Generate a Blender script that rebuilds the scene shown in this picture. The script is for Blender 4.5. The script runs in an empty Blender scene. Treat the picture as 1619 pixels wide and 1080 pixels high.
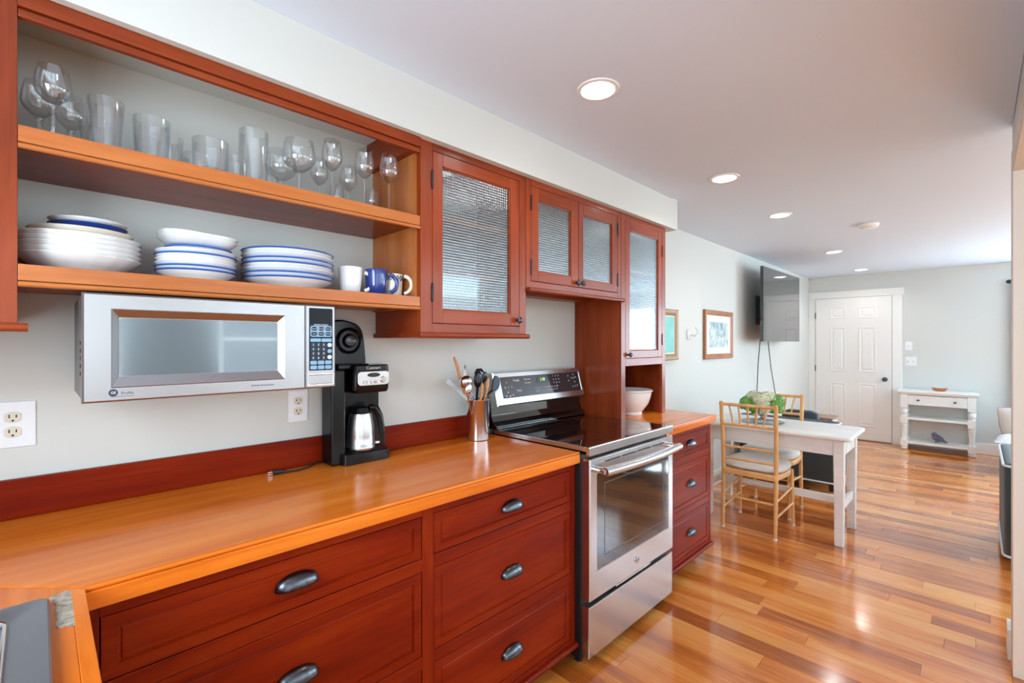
import bpy, math, random
from mathutils import Vector, Matrix
random.seed(7)
R = math.radians
PI = math.pi
C = bpy.context.scene.collection
SC = bpy.context.scene

# ------------------------------------------------------------------ camera
CAM_H, FOCAL, YAW = 1.377, 741.0, R(44.78)
cd = bpy.data.cameras.new('camera')
cam = bpy.data.objects.new('camera', cd)
C.objects.link(cam)
cam.location = (0, 0, CAM_H)
cam.rotation_euler = (R(90), 0, YAW - R(90))
cd.sensor_fit = 'HORIZONTAL'
cd.sensor_width = 36.0
cd.lens = 36.0 * FOCAL / 1619.0
cd.shift_y = 2.0 / 1619.0
cd.clip_start = 0.02
SC.camera = cam

# ------------------------------------------------------------------ world, lights, exposure
w = bpy.data.worlds.new('daylight'); SC.world = w
w.use_nodes = True
bg = w.node_tree.nodes['Background']
bg.inputs[0].default_value = (0.82, 0.92, 1.0, 1)
bg.inputs[1].default_value = 2.2
SC.view_settings.view_transform = 'Standard'
SC.view_settings.look = 'None'
SC.view_settings.exposure = 0.32
SC.view_settings.gamma = 1.0
SC.view_settings.use_curve_mapping = False
SC.cycles.use_denoising = True
SC.cycles.max_bounces = 10
SC.cycles.diffuse_bounces = 5
SC.cycles.glossy_bounces = 5
SC.cycles.transparent_max_bounces = 40
SC.cycles.caustics_reflective = False
SC.cycles.caustics_refractive = False
SC.cycles.sample_clamp_indirect = 4.0

def area(name, loc, rot, sx, sy, power, col=(1, 1, 1)):
    l = bpy.data.lights.new(name, 'AREA'); l.shape = 'RECTANGLE'
    l.size, l.size_y, l.energy, l.color = sx, sy, power, col
    o = bpy.data.objects.new(name, l); C.objects.link(o)
    o.location = loc; o.rotation_euler = rot
    return o
DAY = (0.76, 0.90, 1.0)
SKY = (0.68, 0.87, 1.0)          # the living-room windows face open sky
# windows of the long right-hand wall (facing +Y), the sink window in the near wall (facing +X)
WIN_R = [(-0.2, 1.5), (2.1, 1.5), (4.6, 1.7), (6.9, 1.7)]
for i, (wx, ww) in enumerate(WIN_R):
    area('window_daylight', (wx, -2.82, 1.42), (R([100, 104, 122, 122][i]), 0, PI), ww, 1.5, [58, 76, 290, 290][i], DAY if i < 2 else SKY)
area('sink_window_daylight', (-0.62, 0.50, 1.55), (R(90), 0, -PI / 2), 0.95, 0.95, 25, DAY)
area('far_window_daylight', (8.1, -1.6, 1.42), (R(110), 0, PI / 2), 1.3, 1.4, 105, SKY)
area('near_wall_fill', (-0.62, -1.7, 1.15), (R(90), 0, -PI / 2), 1.5, 1.9, 14, DAY)  # added fill lamp out of view, throws cool light into the living room
LIGHTS = [(1.49, 1.02), (2.81, 1.045), (3.95, 1.06), (5.95, 1.085), (7.65, 1.09)]

# ------------------------------------------------------------------ materials
def nt(m):
    m.use_nodes = True
    t = m.node_tree; t.nodes.clear()
    out = t.nodes.new('ShaderNodeOutputMaterial')
    return t, out
def node(t, kind, **kw):
    n = t.nodes.new('ShaderNode' + kind)
    for k, v in kw.items():
        if k.startswith('i_'):
            k = k[2:]
            n.inputs[int(k) if k.isdigit() else k.replace('_', ' ')].default_value = v
        else:
            setattr(n, k, v)
    return n
def srgb(r, g, b):
    f = lambda c: (c / 255 / 12.92) if c / 255 <= 0.04045 else ((c / 255 + 0.055) / 1.055) ** 2.4
    return (f(r), f(g), f(b), 1)
MATS = {}
def plain(name, col, rough=0.5, metal=0.0, coat=0.0, spec=0.5, noise=0.0, nscale=20, bump=0.0, bscale=60, sheen=0.0, emit=None, es=0, transl=0):
    m = bpy.data.materials.new(name); t, out = nt(m)
    b = node(t, 'BsdfPrincipled')
    b.inputs['Base Color'].default_value = col
    b.inputs['Roughness'].default_value = rough
    b.inputs['Metallic'].default_value = metal
    b.inputs['Coat Weight'].default_value = coat
    b.inputs['Specular IOR Level'].default_value = spec
    b.inputs['Sheen Weight'].default_value = sheen
    if emit:
        b.inputs['Emission Color'].default_value = emit; b.inputs['Emission Strength'].default_value = es
    tc = node(t, 'TexCoord')
    if noise:
        n = node(t, 'TexNoise'); n.inputs['Scale'].default_value = nscale; n.inputs['Detail'].default_value = 4
        t.links.new(tc.outputs['Object'], n.inputs['Vector'])
        mx = node(t, 'Mix', data_type='RGBA', blend_type='MULTIPLY')
        mx.inputs[0].default_value = 1.0
        mx.inputs[6].default_value = col
        rp = node(t, 'ValToRGB')
        rp.color_ramp.elements[0].position = 0.3; rp.color_ramp.elements[1].position = 0.7
        k = 1 - noise
        rp.color_ramp.elements[0].color = (k, k, k, 1); rp.color_ramp.elements[1].color = (1, 1, 1, 1)
        t.links.new(n.outputs['Fac'], rp.inputs[0]); t.links.new(rp.outputs[0], mx.inputs[7])
        t.links.new(mx.outputs[2], b.inputs['Base Color'])
    if bump:
        n = node(t, 'TexNoise'); n.inputs['Scale'].default_value = bscale; n.inputs['Detail'].default_value = 3
        t.links.new(tc.outputs['Object'], n.inputs['Vector'])
        bp = node(t, 'Bump'); bp.inputs['Strength'].default_value = bump; bp.inputs['Distance'].default_value = 0.002
        t.links.new(n.outputs['Fac'], bp.inputs['Height']); t.links.new(bp.outputs[0], b.inputs['Normal'])
    t.links.new(b.outputs[0], out.inputs[0])
    MATS[name] = m
    return m
def wood(name, dark, mid, light, axis, rough=0.3, coat=0.3, scale=1.0, world=False, rand=0.0, fig=1.0, spec=0.22):
    """streaky grain running along one axis, from stretched noise; no lighting in it"""
    m = bpy.data.materials.new(name); t, out = nt(m)
    b = node(t, 'BsdfPrincipled')
    b.inputs['Roughness'].default_value = rough
    b.inputs['Coat Weight'].default_value = coat
    b.inputs['Coat Roughness'].default_value = 0.12
    b.inputs['Specular IOR Level'].default_value = spec
    if world:
        src = node(t, 'NewGeometry').outputs['Position']
    else:
        src = node(t, 'TexCoord').outputs['Object']
    oi = node(t, 'ObjectInfo')
    off = node(t, 'VectorMath', operation='SCALE'); off.inputs[0].default_value = (13.1, 7.7, 9.3)
    t.links.new(oi.outputs['Random'], off.inputs['Scale'])
    add = node(t, 'VectorMath', operation='ADD')
    t.links.new(src, add.inputs[0]); t.links.new(off.outputs[0], add.inputs[1])
    def streak(sc, st, det):
        mp = node(t, 'Mapping')
        s = [sc, sc, sc]; s['xyz'.index(axis)] = sc / st
        mp.inputs['Scale'].default_value = s
        t.links.new(add.outputs[0], mp.inputs['Vector'])
        n = node(t, 'TexNoise'); n.inputs['Scale'].default_value = 1.0; n.inputs['Detail'].default_value = det
        n.inputs['Roughness'].default_value = 0.6; n.inputs['Distortion'].default_value = 0.5
        t.links.new(mp.outputs[0], n.inputs['Vector'])
        return n.outputs['Fac']
    a = streak(9 * scale, 7, 3); c = streak(70 * scale, 22, 3)
    mm = node(t, 'Math', operation='MULTIPLY'); mm.inputs[1].default_value = 0.72 * fig
    t.links.new(a, mm.inputs[0])
    m2 = node(t, 'Math', operation='MULTIPLY_ADD'); m2.inputs[1].default_value = 0.28 * fig
    t.links.new(c, m2.inputs[0]); t.links.new(mm.outputs[0], m2.inputs[2])
    fac = m2.outputs[0]
    ad = node(t, 'Math', operation='MULTIPLY_ADD'); ad.inputs[1].default_value = rand; ad.inputs[2].default_value = 0.5 * (1 - fig) - rand * 0.5
    t.links.new(oi.outputs['Random'], ad.inputs[0])
    a3 = node(t, 'Math', operation='ADD'); t.links.new(fac, a3.inputs[0]); t.links.new(ad.outputs[0], a3.inputs[1])
    fac = a3.outputs[0]
    rp = node(t, 'ValToRGB')
    e = rp.color_ramp.elements
    e[0].position = 0.30; e[0].color = dark
    e[1].position = 0.72; e[1].color = light
    q = e.new(0.5); q.color = mid
    t.links.new(fac, rp.inputs[0]); t.links.new(rp.outputs[0], b.inputs['Base Color'])
    bp = node(t, 'Bump'); bp.inputs['Strength'].default_value = 0.08; bp.inputs['Distance'].default_value = 0.001
    t.links.new(c, bp.inputs['Height']); t.links.new(bp.outputs[0], b.inputs['Normal'])
    t.links.new(b.outputs[0], out.inputs[0])
    MATS[name] = m
    return m
def thin_glass(name, tint, edge, gloss=0.06, rough=0.02, haze=0.0, gcol=(0.95, 0.97, 1, 1)):
    """clear glass: see-through straight on, glossy and darker towards grazing angles"""
    m = bpy.data.materials.new(name); t, out = nt(m)
    lw = node(t, 'LayerWeight'); lw.inputs['Blend'].default_value = 0.5
    p = node(t, 'Math', operation='POWER'); p.inputs[1].default_value = 3.0
    t.links.new(lw.outputs['Facing'], p.inputs[0])
    cm = node(t, 'Mix', data_type='RGBA'); cm.inputs[6].default_value = tint; cm.inputs[7].default_value = edge
    t.links.new(p.outputs[0], cm.inputs[0])
    tr = node(t, 'BsdfTransparent'); t.links.new(cm.outputs[2], tr.inputs[0])
    gl = node(t, 'BsdfGlossy'); gl.inputs['Roughness'].default_value = rough
    gl.inputs['Color'].default_value = gcol
    ma = node(t, 'MapRange'); ma.inputs['To Min'].default_value = gloss; ma.inputs['To Max'].default_value = min(1, gloss + 0.5)
    t.links.new(p.outputs[0], ma.inputs['Value'])
    ms = node(t, 'MixShader')
    t.links.new(ma.outputs[0], ms.inputs[0]); t.links.new(tr.outputs[0], ms.inputs[1]); t.links.new(gl.outputs[0], ms.inputs[2])
    res = ms.outputs[0]
    if haze:
        d = node(t, 'BsdfDiffuse'); d.inputs[0].default_value = (0.62, 0.70, 0.72, 1)
        tl = node(t, 'BsdfTranslucent'); tl.inputs[0].default_value = (0.85, 0.92, 0.95, 1)
        m1 = node(t, 'MixShader'); m1.inputs[0].default_value = 0.5
        t.links.new(d.outputs[0], m1.inputs[1]); t.links.new(tl.outputs[0], m1.inputs[2])
        m2 = node(t, 'MixShader'); m2.inputs[0].default_value = haze
        t.links.new(res, m2.inputs[1]); t.links.new(m1.outputs[0], m2.inputs[2])
        res = m2.outputs[0]
    t.links.new(res, out.inputs[0])
    MATS[name] = m
    return m

# cherry-coloured cabinet wood, grain along x / y / z
cd_, cm_, cl_ = srgb(106, 38, 12), srgb(136, 54, 20), srgb(156, 70, 31)
for ax in 'xyz':
    wood('cherry_' + ax, cd_, cm_, cl_, ax, 0.34, 0.1)
    wood('mahogany_' + ax, srgb(94, 16, 3), srgb(122, 28, 4), srgb(146, 48, 8), ax, 0.36, 0.0, spec=0.12)
    wood('pine_' + ax, srgb(160, 84, 34), srgb(182, 104, 50), srgb(196, 124, 68), ax, 0.35, 0.25)
wood('counter_x', srgb(190, 88, 14), srgb(220, 116, 30), srgb(234, 144, 54), 'x', 0.2, 0.08)
wood('counter_y', srgb(190, 88, 14), srgb(220, 116, 30), srgb(234, 144, 54), 'y', 0.2, 0.08)
wood('floor_wood', srgb(160, 80, 26), srgb(212, 122, 50), srgb(232, 160, 86), 'y', 0.17, 0.6, 1.0, world=True, rand=0.34, spec=0.5)
wood('bamboo_wood', srgb(206, 150, 92), srgb(222, 170, 112), srgb(232, 186, 130), 'z', 0.4, 0.1)
wood('frame_wood', srgb(140, 88, 56), srgb(165, 108, 72), srgb(182, 126, 86), 'z', 0.4, 0.1)
wood('white_wash', srgb(214, 210, 206), srgb(230, 228, 225), srgb(240, 239, 236), 'y', 0.4, 0.1)
wood('spoon_wood', srgb(176, 120, 76), srgb(200, 145, 100), srgb(215, 165, 120), 'z', 0.5, 0)
wood('brown_top', srgb(120, 92, 72), srgb(150, 118, 94), srgb(168, 136, 110), 'y', 0.4, 0.1)
WALL = plain('wall_paint', srgb(211, 213, 208), 0.6, bump=0.05, bscale=300)
CEIL = plain('ceiling_paint', srgb(217, 229, 243), 0.7, bump=0.05, bscale=250)
TRIM = plain('trim_paint', srgb(240, 240, 236), 0.35)
DOORW = plain('door_paint', srgb(238, 237, 234), 0.35)
WHITEF = plain('white_paint', srgb(238, 240, 238), 0.35)
PORC = plain('porcelain', srgb(236, 236, 234), 0.12, coat=0.5)
CREAM = plain('cream_china', srgb(232, 222, 204), 0.15, coat=0.4)
BLUEC = plain('blue_glaze', srgb(34, 58, 128), 0.12, coat=0.5)
BLUER = plain('blue_rim', srgb(50, 98, 178), 0.15, coat=0.4)
BLACKP = plain('black_plastic', srgb(12, 12, 14), 0.22, spec=0.3)
BLACKM = plain('black_matte', srgb(22, 22, 24), 0.5)
BLACKG = plain('black_gloss', srgb(8, 9, 11), 0.05, coat=1.0)
IRON = plain('dark_pewter', srgb(96, 98, 104), 0.28, metal=1.0, noise=0.4, nscale=120)
HINGE = plain('black_iron', srgb(38, 38, 40), 0.4, metal=0.6)
STEELX = plain('brushed_steel', (0.60, 0.585, 0.585, 1), 0.26, metal=1.0)
STEELM = plain('microwave_steel', (0.38, 0.365, 0.37, 1), 0.3, metal=1.0)
STEELZ = plain('polished_steel', (0.70, 0.70, 0.71, 1), 0.16, metal=1.0)
STEELD = plain('dull_steel', (0.36, 0.41, 0.46, 1), 0.36, metal=0.9)
CHROME = plain('chrome', (0.85, 0.85, 0.86, 1), 0.1, metal=1.0)
PLATEW = plain('outlet_plate', srgb(238, 240, 244), 0.3)
IVORY = plain('ivory_plastic', srgb(222, 214, 196), 0.35)
SLOT = plain('slot_dark', srgb(40, 34, 32), 0.6)
GLASS = thin_glass('clear_glass', (0.992, 0.996, 0.996, 1), (0.74, 0.78, 0.80, 1), 0.085)
PANE = thin_glass('window_glass', (0.97, 0.98, 0.98, 1), (0.7, 0.75, 0.75, 1), 0.04)
REED = thin_glass('reeded_glass', (0.90, 0.94, 0.95, 1), (0.5, 0.55, 0.57, 1), 0.27, 0.05, haze=0.05, gcol=(0.62, 0.66, 0.68, 1))
MWGLASS = plain('microwave_window', srgb(96, 106, 112), 0.12, metal=0.25, coat=0.6)
OVENGL = plain('oven_window', srgb(52, 42, 38), 0.08, coat=1.0)
PADBL = plain('keypad_navy', srgb(14, 30, 52), 0.3, spec=0.25)
PADLT = plain('keypad_light', srgb(126, 164, 190), 0.3)
PADWH = plain('keypad_white', srgb(205, 214, 222), 0.3)
PRINTW = plain('print_white', srgb(225, 228, 232), 0.4)
PRINTD = plain('print_dark', srgb(30, 34, 48), 0.4)
GREENLED = plain('led_green', srgb(150, 210, 90), 0.5, emit=(0.5, 0.9, 0.2, 1), es=1.2)
FABW = plain('white_cotton', srgb(226, 224, 220), 0.85, sheen=0.3, bump=0.4, bscale=500)
FABC = plain('cushion_linen', srgb(232, 228, 222), 0.9, sheen=0.2, noise=0.1, nscale=80, bump=0.3, bscale=600)
FABD = plain('charcoal_upholstery', srgb(48, 58, 62), 0.85, sheen=0.3, noise=0.35, nscale=220, bump=0.5, bscale=700)
FABB = plain('slate_upholstery', srgb(72, 92, 108), 0.85, sheen=0.3, noise=0.2, nscale=200)
PIPING = plain('white_piping', srgb(214, 222, 228), 0.7)
CURTAIN = plain('grey_blue_linen', srgb(176, 186, 196), 0.9)
TVSCR = plain('tv_screen', srgb(20, 24, 28), 0.06, coat=0.7, spec=0.6)
JAMB = plain('jamb_paint', srgb(222, 212, 200), 0.45)
DISPB = plain('display_black', srgb(10, 11, 14), 0.3, spec=0.2)
GOLD = plain('gilt_frame', srgb(160, 116, 66), 0.45, metal=0.1, noise=0.3, nscale=90)
MATB = plain('picture_mat', srgb(238, 236, 230), 0.6)
TEAL = plain('teal_print', srgb(98, 190, 176), 0.4, noise=0.25, nscale=8)
WORN = plain('worn_finish', srgb(196, 182, 166), 0.75, noise=0.6, nscale=90, bump=0.5, bscale=120)
LEAF = plain('leaf_green', srgb(74, 128, 52), 0.5, noise=0.3, nscale=60)
PETALW = plain('petal_cream', srgb(226, 226, 196), 0.6, noise=0.15, nscale=60)
PETALG = plain('petal_green', srgb(120, 174, 78), 0.6, noise=0.3, nscale=60)
STEM = plain('stem_brown', srgb(150, 120, 84), 0.6)
DISH = plain('dish_orange_wood', srgb(190, 106, 62), 0.4, noise=0.2, nscale=40)
FIG = plain('figurine_purple', srgb(112, 106, 130), 0.6, noise=0.35, nscale=60)
LAMPON = plain('lamp_diffuser', (1, 1, 1, 1), 0.5, emit=(1.0, 0.98, 0.96, 1), es=14)

# a soft blue and white painted print for the framed picture
def print_mat():
    m = bpy.data.materials.new('watercolour_print'); t, out = nt(m)
    b = node(t, 'BsdfPrincipled'); b.inputs['Roughness'].default_value = 0.35
    tc = node(t, 'TexCoord'); n = node(t, 'TexNoise'); n.inputs['Scale'].default_value = 7; n.inputs['Detail'].default_value = 3
    n.inputs['Distortion'].default_value = 1.5
    rp = node(t, 'ValToRGB'); e = rp.color_ramp.elements
    e[0].position = 0.38; e[0].color = srgb(132, 160, 166); e[1].position = 0.62; e[1].color = srgb(222, 226, 220)
    q = e.new(0.5); q.color = srgb(176, 200, 204)
    t.links.new(tc.outputs['Object'], n.inputs['Vector']); t.links.new(n.outputs['Fac'], rp.inputs[0])
    t.links.new(rp.outputs[0], b.inputs['Base Color']); t.links.new(b.outputs[0], out.inputs[0])
    return m
PRINT = print_mat()
M = MATS

# ------------------------------------------------------------------ mesh builder
def at(u, v, y):
    """point on the plane Y=y seen at photo pixel (u, v) - used only to read off positions"""
    a = (u - 809.5) / FOCAL
    d = (math.cos(YAW) + math.sin(YAW) * a, math.sin(YAW) - math.cos(YAW) * a, (542.0 - v) / FOCAL)
    k = y / d[1]
    return (d[0] * k, y, d[2] * k + CAM_H)

class G:
    def __init__(s): s.v = []; s.f = []; s.marks = []
    def add(s, vs, fs):
        o = len(s.v); s.marks.append((o, len(s.f))); s.v += [tuple(p) for p in vs]; s.f += [tuple(i + o for i in f) for f in fs]; return s
    def box(s, x0, x1, y0, y1, z0, z1):
        x0, x1 = min(x0, x1), max(x0, x1); y0, y1 = min(y0, y1), max(y0, y1); z0, z1 = min(z0, z1), max(z0, z1)
        return s.add([(x0, y0, z0), (x1, y0, z0), (x1, y1, z0), (x0, y1, z0), (x0, y0, z1), (x1, y0, z1), (x1, y1, z1), (x0, y1, z1)],
                     [(0, 3, 2, 1), (4, 5, 6, 7), (0, 1, 5, 4), (1, 2, 6, 5), (2, 3, 7, 6), (3, 0, 4, 7)])
    def tube(s, pts, r, n=10, caps=True, flat=1.0):
        pts = [Vector(p) for p in pts]; k = len(pts)
        rs = r if isinstance(r, (list, tuple)) else [r] * k
        t0 = (pts[1] - pts[0]).normalized()
        up = Vector((0, 0, 1)) if abs(t0.z) < 0.9 else Vector((1, 0, 0))
        nrm = t0.cross(up).normalized()
        vs, fs = [], []
        for i, p in enumerate(pts):
            a = pts[max(i - 1, 0)]; b = pts[min(i + 1, k - 1)]
            t = (b - a).normalized()
            nrm = (nrm - t * nrm.dot(t)).normalized(); bi = t.cross(nrm)
            for j in range(n):
                q = 2 * PI * j / n
                vs.append(p + (nrm * math.cos(q) + bi * math.sin(q) * flat) * rs[i])
        for i in range(k - 1):
            for j in range(n):
                fs.append((i * n + j, i * n + (j + 1) % n, (i + 1) * n + (j + 1) % n, (i + 1) * n + j))
        if caps:
            fs.append(tuple(range(n - 1, -1, -1))); fs.append(tuple((k - 1) * n + j for j in range(n)))
        return s.add(vs, fs)
    def lathe(s, prof, n=32, c=(0, 0, 0), wob=None):
        vs, fs = [], []
        for (r, z) in prof:
            for j in range(n):
                q = 2 * PI * j / n
                rr = r * (1 + (wob(q) if wob else 0))
                vs.append((c[0] + rr * math.cos(q), c[1] + rr * math.sin(q), c[2] + z))
        k = len(prof)
        for i in range(k - 1):
            for j in range(n):
                fs.append((i * n + j, i * n + (j + 1) % n, (i + 1) * n + (j + 1) % n, (i + 1) * n + j))
        if prof[0][0] > 1e-5: fs.append(tuple(range(n - 1, -1, -1)))
        if prof[-1][0] > 1e-5: fs.append(tuple((k - 1) * n + j for j in range(n)))
        return s.add(vs, fs)
    def prism(s, poly, axis, a, b):
        """extrude a 2D outline along an axis; outline lies in the two other axes in x,y,z order"""
        n = len(poly)
        def P(p, t):
            return (t, p[0], p[1]) if axis == 'x' else (p[0], t, p[1]) if axis == 'y' else (p[0], p[1], t)
        vs = [P(p, a) for p in poly] + [P(p, b) for p in poly]
        fs = [tuple(range(n - 1, -1, -1)), tuple(range(n, 2 * n))] + [(i, (i + 1) % n, n + (i + 1) % n, n + i) for i in range(n)]
        return s.add(vs, fs)
    def ball(s, c, rx, ry, rz, nu=16, nv=10):
        vs, fs = [(c[0], c[1], c[2] - rz)], []
        for i in range(1, nv):
            a = -PI / 2 + PI * i / nv
            for j in range(nu):
                q = 2 * PI * j / nu
                vs.append((c[0] + rx * math.cos(a) * math.cos(q), c[1] + ry * math.cos(a) * math.sin(q), c[2] + rz * math.sin(a)))
        vs.append((c[0], c[1], c[2] + rz)); top = len(vs) - 1
        for j in range(nu):
            fs.append((0, 1 + (j + 1) % nu, 1 + j)); fs.append((top, top - nu + j, top - nu + (j + 1) % nu))
        for i in range(nv - 2):
            for j in range(nu):
                a = 1 + i * nu; fs.append((a + j, a + (j + 1) % nu, a + nu + (j + 1) % nu, a + nu + j))
        return s.add(vs, fs)
    def frame_y(s, x0, x1, z0, z1, w, y0, y1, wb=None):
        """rectangular frame in an XZ plane"""
        wb = wb or w
        s.box(x0, x0 + w, y0, y1, z0, z1); s.box(x1 - w, x1, y0, y1, z0, z1)
        s.box(x0 + w, x1 - w, y0, y1, z1 - w, z1); s.box(x0 + w, x1 - w, y0, y1, z0, z0 + wb)
        return s
    def loops(s, rings, close_first=True, close_last=True):
        """skin a list of equal-length closed rings"""
        n = len(rings[0]); vs = [p for r in rings for p in r]; fs = []
        for i in range(len(rings) - 1):
            for j in range(n):
                fs.append((i * n + j, i * n + (j + 1) % n, (i + 1) * n + (j + 1) % n, (i + 1) * n + j))
        if close_first: fs.append(tuple(range(n - 1, -1, -1)))
        if close_last: fs.append(tuple((len(rings) - 1) * n + j for j in range(n)))
        return s.add(vs, fs)

def rrect(x0, x1, z0, z1, r, n=5):
    out = []
    for cx, cz, a0 in ((x1 - r, z1 - r, 0), (x0 + r, z1 - r, 90), (x0 + r, z0 + r, 180), (x1 - r, z0 + r, 270)):
        for i in range(n + 1):
            a = R(a0 + 90 * i / n); out.append((cx + r * math.cos(a), cz + r * math.sin(a)))
    return out

OFF = {}
def finish(o, me, bevel, seg, smooth, sub, solid):
    if smooth:
        for p in me.polygons: p.use_smooth = True
        me.set_sharp_from_angle(angle=R(smooth))
    if solid:
        md = o.modifiers.new('solid', 'SOLIDIFY'); md.thickness = solid; md.offset = 0
    if bevel:
        md = o.modifiers.new('bevel', 'BEVEL'); md.width = bevel; md.segments = seg; md.limit_method = 'ANGLE'; md.angle_limit = R(40)
    if sub:
        md = o.modifiers.new('sub', 'SUBSURF'); md.levels = sub; md.render_levels = sub
def mk(name, g, mat, parent=None, bevel=0, seg=2, smooth=0, sub=0, solid=0, label=None, kind=None):
    off = OFF.get(parent, (0, 0, 0))
    me = bpy.data.meshes.new(name)
    me.from_pydata([(p[0] - off[0], p[1] - off[1], p[2] - off[2]) for p in g.v], [], g.f)
    me.update()
    if isinstance(mat, str): mat = M[mat]
    me.materials.append(mat)
    o = bpy.data.objects.new(name, me); C.objects.link(o)
    if parent: o.parent = parent
    OFF[o] = off
    finish(o, me, bevel, seg, smooth, sub, solid)
    if label: o['label'] = label
    if kind: o['kind'] = kind
    return o
def mks(name, g, mat, parent=None, **kw):
    """every piece of g becomes an object of its own"""
    out = []; ms = g.marks + [(len(g.v), len(g.f))]
    for (v0, f0), (v1, f1) in zip(ms[:-1], ms[1:]):
        q = G(); q.add(g.v[v0:v1], [tuple(i - v0 for i in f) for f in g.f[f0:f1]])
        out.append(mk(name, q, mat, parent, **kw))
    return out
def tag(o, label, cat, group=None):
    o['label'] = label; o['category'] = cat
    if group: o['group'] = group
    return o
def thing(name, label, cat, loc=(0, 0, 0), group=None):
    o = bpy.data.objects.new(name, None); C.objects.link(o); o.location = loc; o.empty_display_size = 0.05
    OFF[o] = tuple(loc)
    return tag(o, label, cat, group)
def solo(name, g, mat, label, cat, group=None, loc=(0, 0, 0), **kw):
    """a thing that is one mesh, its origin at loc"""
    g.v = [(p[0] - loc[0], p[1] - loc[1], p[2] - loc[2]) for p in g.v]
    o = mk(name, g, mat, None, **kw); o.location = loc
    OFF[o] = tuple(loc)
    return tag(o, label, cat, group)
def copy_tree(o, parent=None):
    c = o.copy(); C.objects.link(c)
    if parent: c.parent = parent
    for ch in list(o.children): copy_tree(ch, c)
    return c
def place(o, loc, rz=0, label=None, group=None):
    o.location = loc; o.rotation_euler = (0, 0, rz)
    if label: o['label'] = label
    if group: o['group'] = group
    return o
def text(name, body, size, loc, rot, mat, parent, align='CENTER', ext=0.0003, sx=1.0):
    cu = bpy.data.curves.new(name, 'FONT'); cu.body = body; cu.size = size; cu.extrude = ext
    cu.align_x = align; cu.align_y = 'CENTER'; cu.resolution_u = 3
    cu.materials.append(mat)
    o = bpy.data.objects.new(name, cu); C.objects.link(o)
    off = OFF.get(parent, (0, 0, 0))
    o.location = (loc[0] - off[0], loc[1] - off[1], loc[2] - off[2]); o.rotation_euler = rot; o.scale = (sx, 1, 1)
    me = bpy.data.meshes.new_from_object(o)          # lettering becomes an ordinary mesh
    m = bpy.data.objects.new(name, me); C.objects.link(m)
    m.location, m.rotation_euler, m.scale = o.location.copy(), o.rotation_euler.copy(), o.scale.copy()
    m.parent = parent
    bpy.data.objects.remove(o); bpy.data.curves.remove(cu)
    return m
FRONT = (R(90), 0, 0)      # lettering on a face that looks towards -Y

# ------------------------------------------------------------------ the setting
YW, XF, ZC = 1.81, 8.2, 2.345       # long left wall, far wall, ceiling
def struct(name, g, mat, parent=None, **kw):
    return mk(name, g, mat, parent, kind='structure', **kw)

def wall_with_holes(axis, a, b, lo, hi, z0, z1, holes):
    """wall slab between a..b in thickness, lo..hi along, with rectangular openings (l, h, zl, zh)"""
    g = G()
    def bx(l, h, zl, zh):
        if h - l < 1e-4 or zh - zl < 1e-4: return
        if axis == 'x': g.box(a, b, l, h, zl, zh)
        else: g.box(l, h, a, b, zl, zh)
    cur = lo
    for (l, h, zl, zh) in sorted(holes):
        bx(cur, l, z0, z1); bx(l, h, z0, zl); bx(l, h, zh, z1); cur = h
    bx(cur, hi, z0, z1)
    return g
struct('ceiling', G().box(-0.78, XF + 0.12, -3.02, YW + 0.12, ZC, ZC + 0.1), CEIL)
struct('ceiling_panel', G().box(-0.66, 2.97, -0.11, YW, ZC - 0.008, ZC), CEIL)
struct('wall_left', G().box(-0.66, XF, YW, YW + 0.12, 0, ZC), WALL)
struct('wall_far', wall_with_holes('x', XF, XF + 0.12, -2.9, YW + 0.12, 0, ZC, [(-2.3, -0.9, 0.72, 2.08)]), WALL)
struct('wall_near', wall_with_holes('x', -0.78, -0.66, -2.9, YW + 0.12, 0, ZC, [(0.02, 0.98, 1.08, 2.02), (-2.5, -0.9, 0.0, 2.1)]), WALL)
struct('wall_right', wall_with_holes('y', -3.02, -2.9, -0.78, XF + 0.12, 0, ZC, [(x - w_ / 2, x + w_ / 2, 0.67, 2.17) for x, w_ in WIN_R]), WALL)
g = G().box(2.84, 3.07, -0.25, -0.112, 0, 2.10); g.box(-0.66, 3.07, -0.25, -0.112, 2.10, ZC)
struct('wall_inner', g, WALL)
# casing around the cased opening the camera looks out of
g = G().box(2.825, 2.84, -0.26, -0.104, 0, 2.085); g.box(2.84, 2.95, -0.112, -0.104, 0, 2.085)
struct('trim_2', g, JAMB, bevel=0.002)
g = G().box(-0.66, 2.95, -0.26, -0.104, 2.085, 2.10); g.box(-0.66, 2.95, -0.112, -0.104, 2.10, 2.19)
struct('trim_3', g, JAMB, bevel=0.002)
struct('baseboard_inner', G().box(2.96, 3.085, -0.25, -0.094, 0, 0.13), TRIM, bevel=0.003)
struct('wall_soffit', G().box(-0.66, 3.05, 1.444, 1.468, 2.141, ZC).box(3.03, 3.05, 1.468, YW, 2.141, ZC).box(1.0, 3.03, 1.468, YW, 2.141, 2.16).box(-0.66, 1.0, 1.468, YW, 2.20, 2.215), WALL)
struct('baseboard_left', G().box(3.07, XF, YW - 0.018, YW, 0, 0.14), TRIM, bevel=0.004)
struct('baseboard_far', G().box(XF - 0.018, XF, -2.9, 0.70, 0, 0.14), TRIM, bevel=0.004)

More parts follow.
